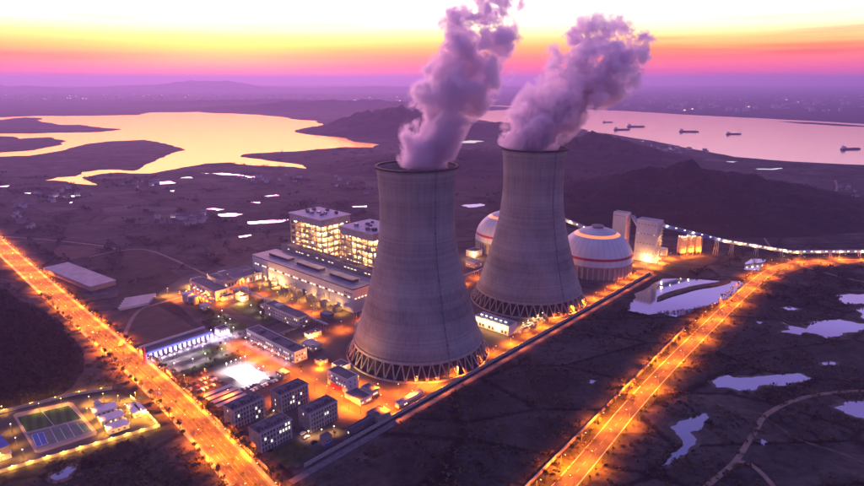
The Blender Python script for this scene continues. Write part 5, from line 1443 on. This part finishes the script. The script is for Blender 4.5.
for k in range(3):
    lx, ly, h = (12, 8, 6.5) if k == 0 else (16, 9, 7.5) if k == 1 else (10, 8, 9)
    wl = MB().box(-lx / 2, -ly / 2, 0, lx / 2, ly / 2, h)
    rf = MB().add([(-lx / 2 - .5, -ly / 2 - .5, h), (lx / 2 + .5, -ly / 2 - .5, h), (lx / 2 + .5, ly / 2 + .5, h), (-lx / 2 - .5, ly / 2 + .5, h), (-lx / 2 - .5, 0, h + 2.4), (lx / 2 + .5, 0, h + 2.4)], [(0, 1, 5, 4), (2, 3, 4, 5), (0, 4, 3), (1, 2, 5), (0, 3, 2, 1)])
    wi = MB()
    for q in range(3): wi.box(-lx / 2 + lx * (q + .3) / 3, -ly / 2 - .06, 1.4, -lx / 2 + lx * (q + .7) / 3, -ly / 2 - .01, 3.0)
    hm.append((wl.mesh('wall', M_wall if k else M_walld), rf.mesh('roof', M_roof), wi.mesh('window', E_winw)))
VIL = [((165, 222), (200, 216), 22, 'village left of the boiler houses'), ((30, 200), (70, 190), 14, 'hamlet at the left below the lake'), ((125, 187), (160, 182), 12, 'hamlet below the lake headland'), ((245, 182), (290, 178), 16, 'village right of the lake inlet'),
       ((345, 190), (375, 180), 10, 'hamlet left of the nearer tower'), ((645, 154), (690, 149), 26, 'riverside works behind the big hill'), ((840, 205), (870, 190), 12, 'hamlet at the right edge below the river'), ((0, 222), (25, 210), 10, 'hamlet at the left edge of the picture')]
for (xa_, ya_), (xb_, yb_), n_, nm in VIL:
    spots = sorted((rng.gauss((xa_ + xb_) / 2, (xb_ - xa_) * .4), (ya_ + yb_) / 2 + max(-1.1, min(1.1, rng.gauss(0, .5))) * (ya_ - yb_)) for k in range(n_))
    for k, (px, py) in enumerate(spots):
        p = G(px, py); me = hm[rng.randrange(3)]
        t = thing('house', '%s house from the left, %s' % (nth(k), nm), 'house', p, rng.uniform(0, 3.1), nm)
        s = rng.uniform(.55, .95) * (1.15 if 'works' in nm else 1); t.scale = (s, s, s)
        link('wall', me[0], t); link('roof', me[1], t)
        if rng.random() < .35: link('window', me[2], t)
# far town beyond the lake: one mass of tiny lit blocks
tw = MB()
for k in range(420):
    r_ = rng.random()
    px, py = (rng.uniform(0, 230), rng.uniform(95, 100)) if r_ < .45 else (rng.uniform(200, 420), rng.uniform(97, 103)) if r_ < .75 else (rng.uniform(560, 864), rng.uniform(96, 112))
    p = G(px, py); s = rng.uniform(10, 26); h = rng.uniform(8, 30)
    tw.box(p.x - s, p.y - 9, 0, p.x + s, p.y + 9, h)
    if rng.random() < (.10 if px < 430 else .03): tw.box(p.x - 7, p.y - 10, h * .4, p.x + 7, p.y - 9.2, h * .4 + 5, 1)
tag(tw.build('far_town', [M_wall, emat('town_light', (1, .75, .6), 3)]), 'hazy far town with specks of light beyond the lake', 'town', kind='stuff')
# ================================================================== HAZE
mh = bpy.data.materials.new('haze'); mh.use_nodes = True
t = mh.node_tree; t.nodes.remove(t.nodes['Principled BSDF'])
pv = N(t, 'ShaderNodeVolumePrincipled'); pv.inputs['Color'].default_value = (.66, .52, 1.0, 1)
pv.inputs['Density'].default_value = 1.15e-4; pv.inputs['Anisotropy'].default_value = .45
L(t, pv.outputs[0], t.nodes['Material Output'].inputs['Volume'])
S = 30000
o = MB().box(-S, -S, -8, S, S, 345).build('haze', mh)
tag(o, 'thin violet evening haze over the whole plain', 'haze', kind='stuff')
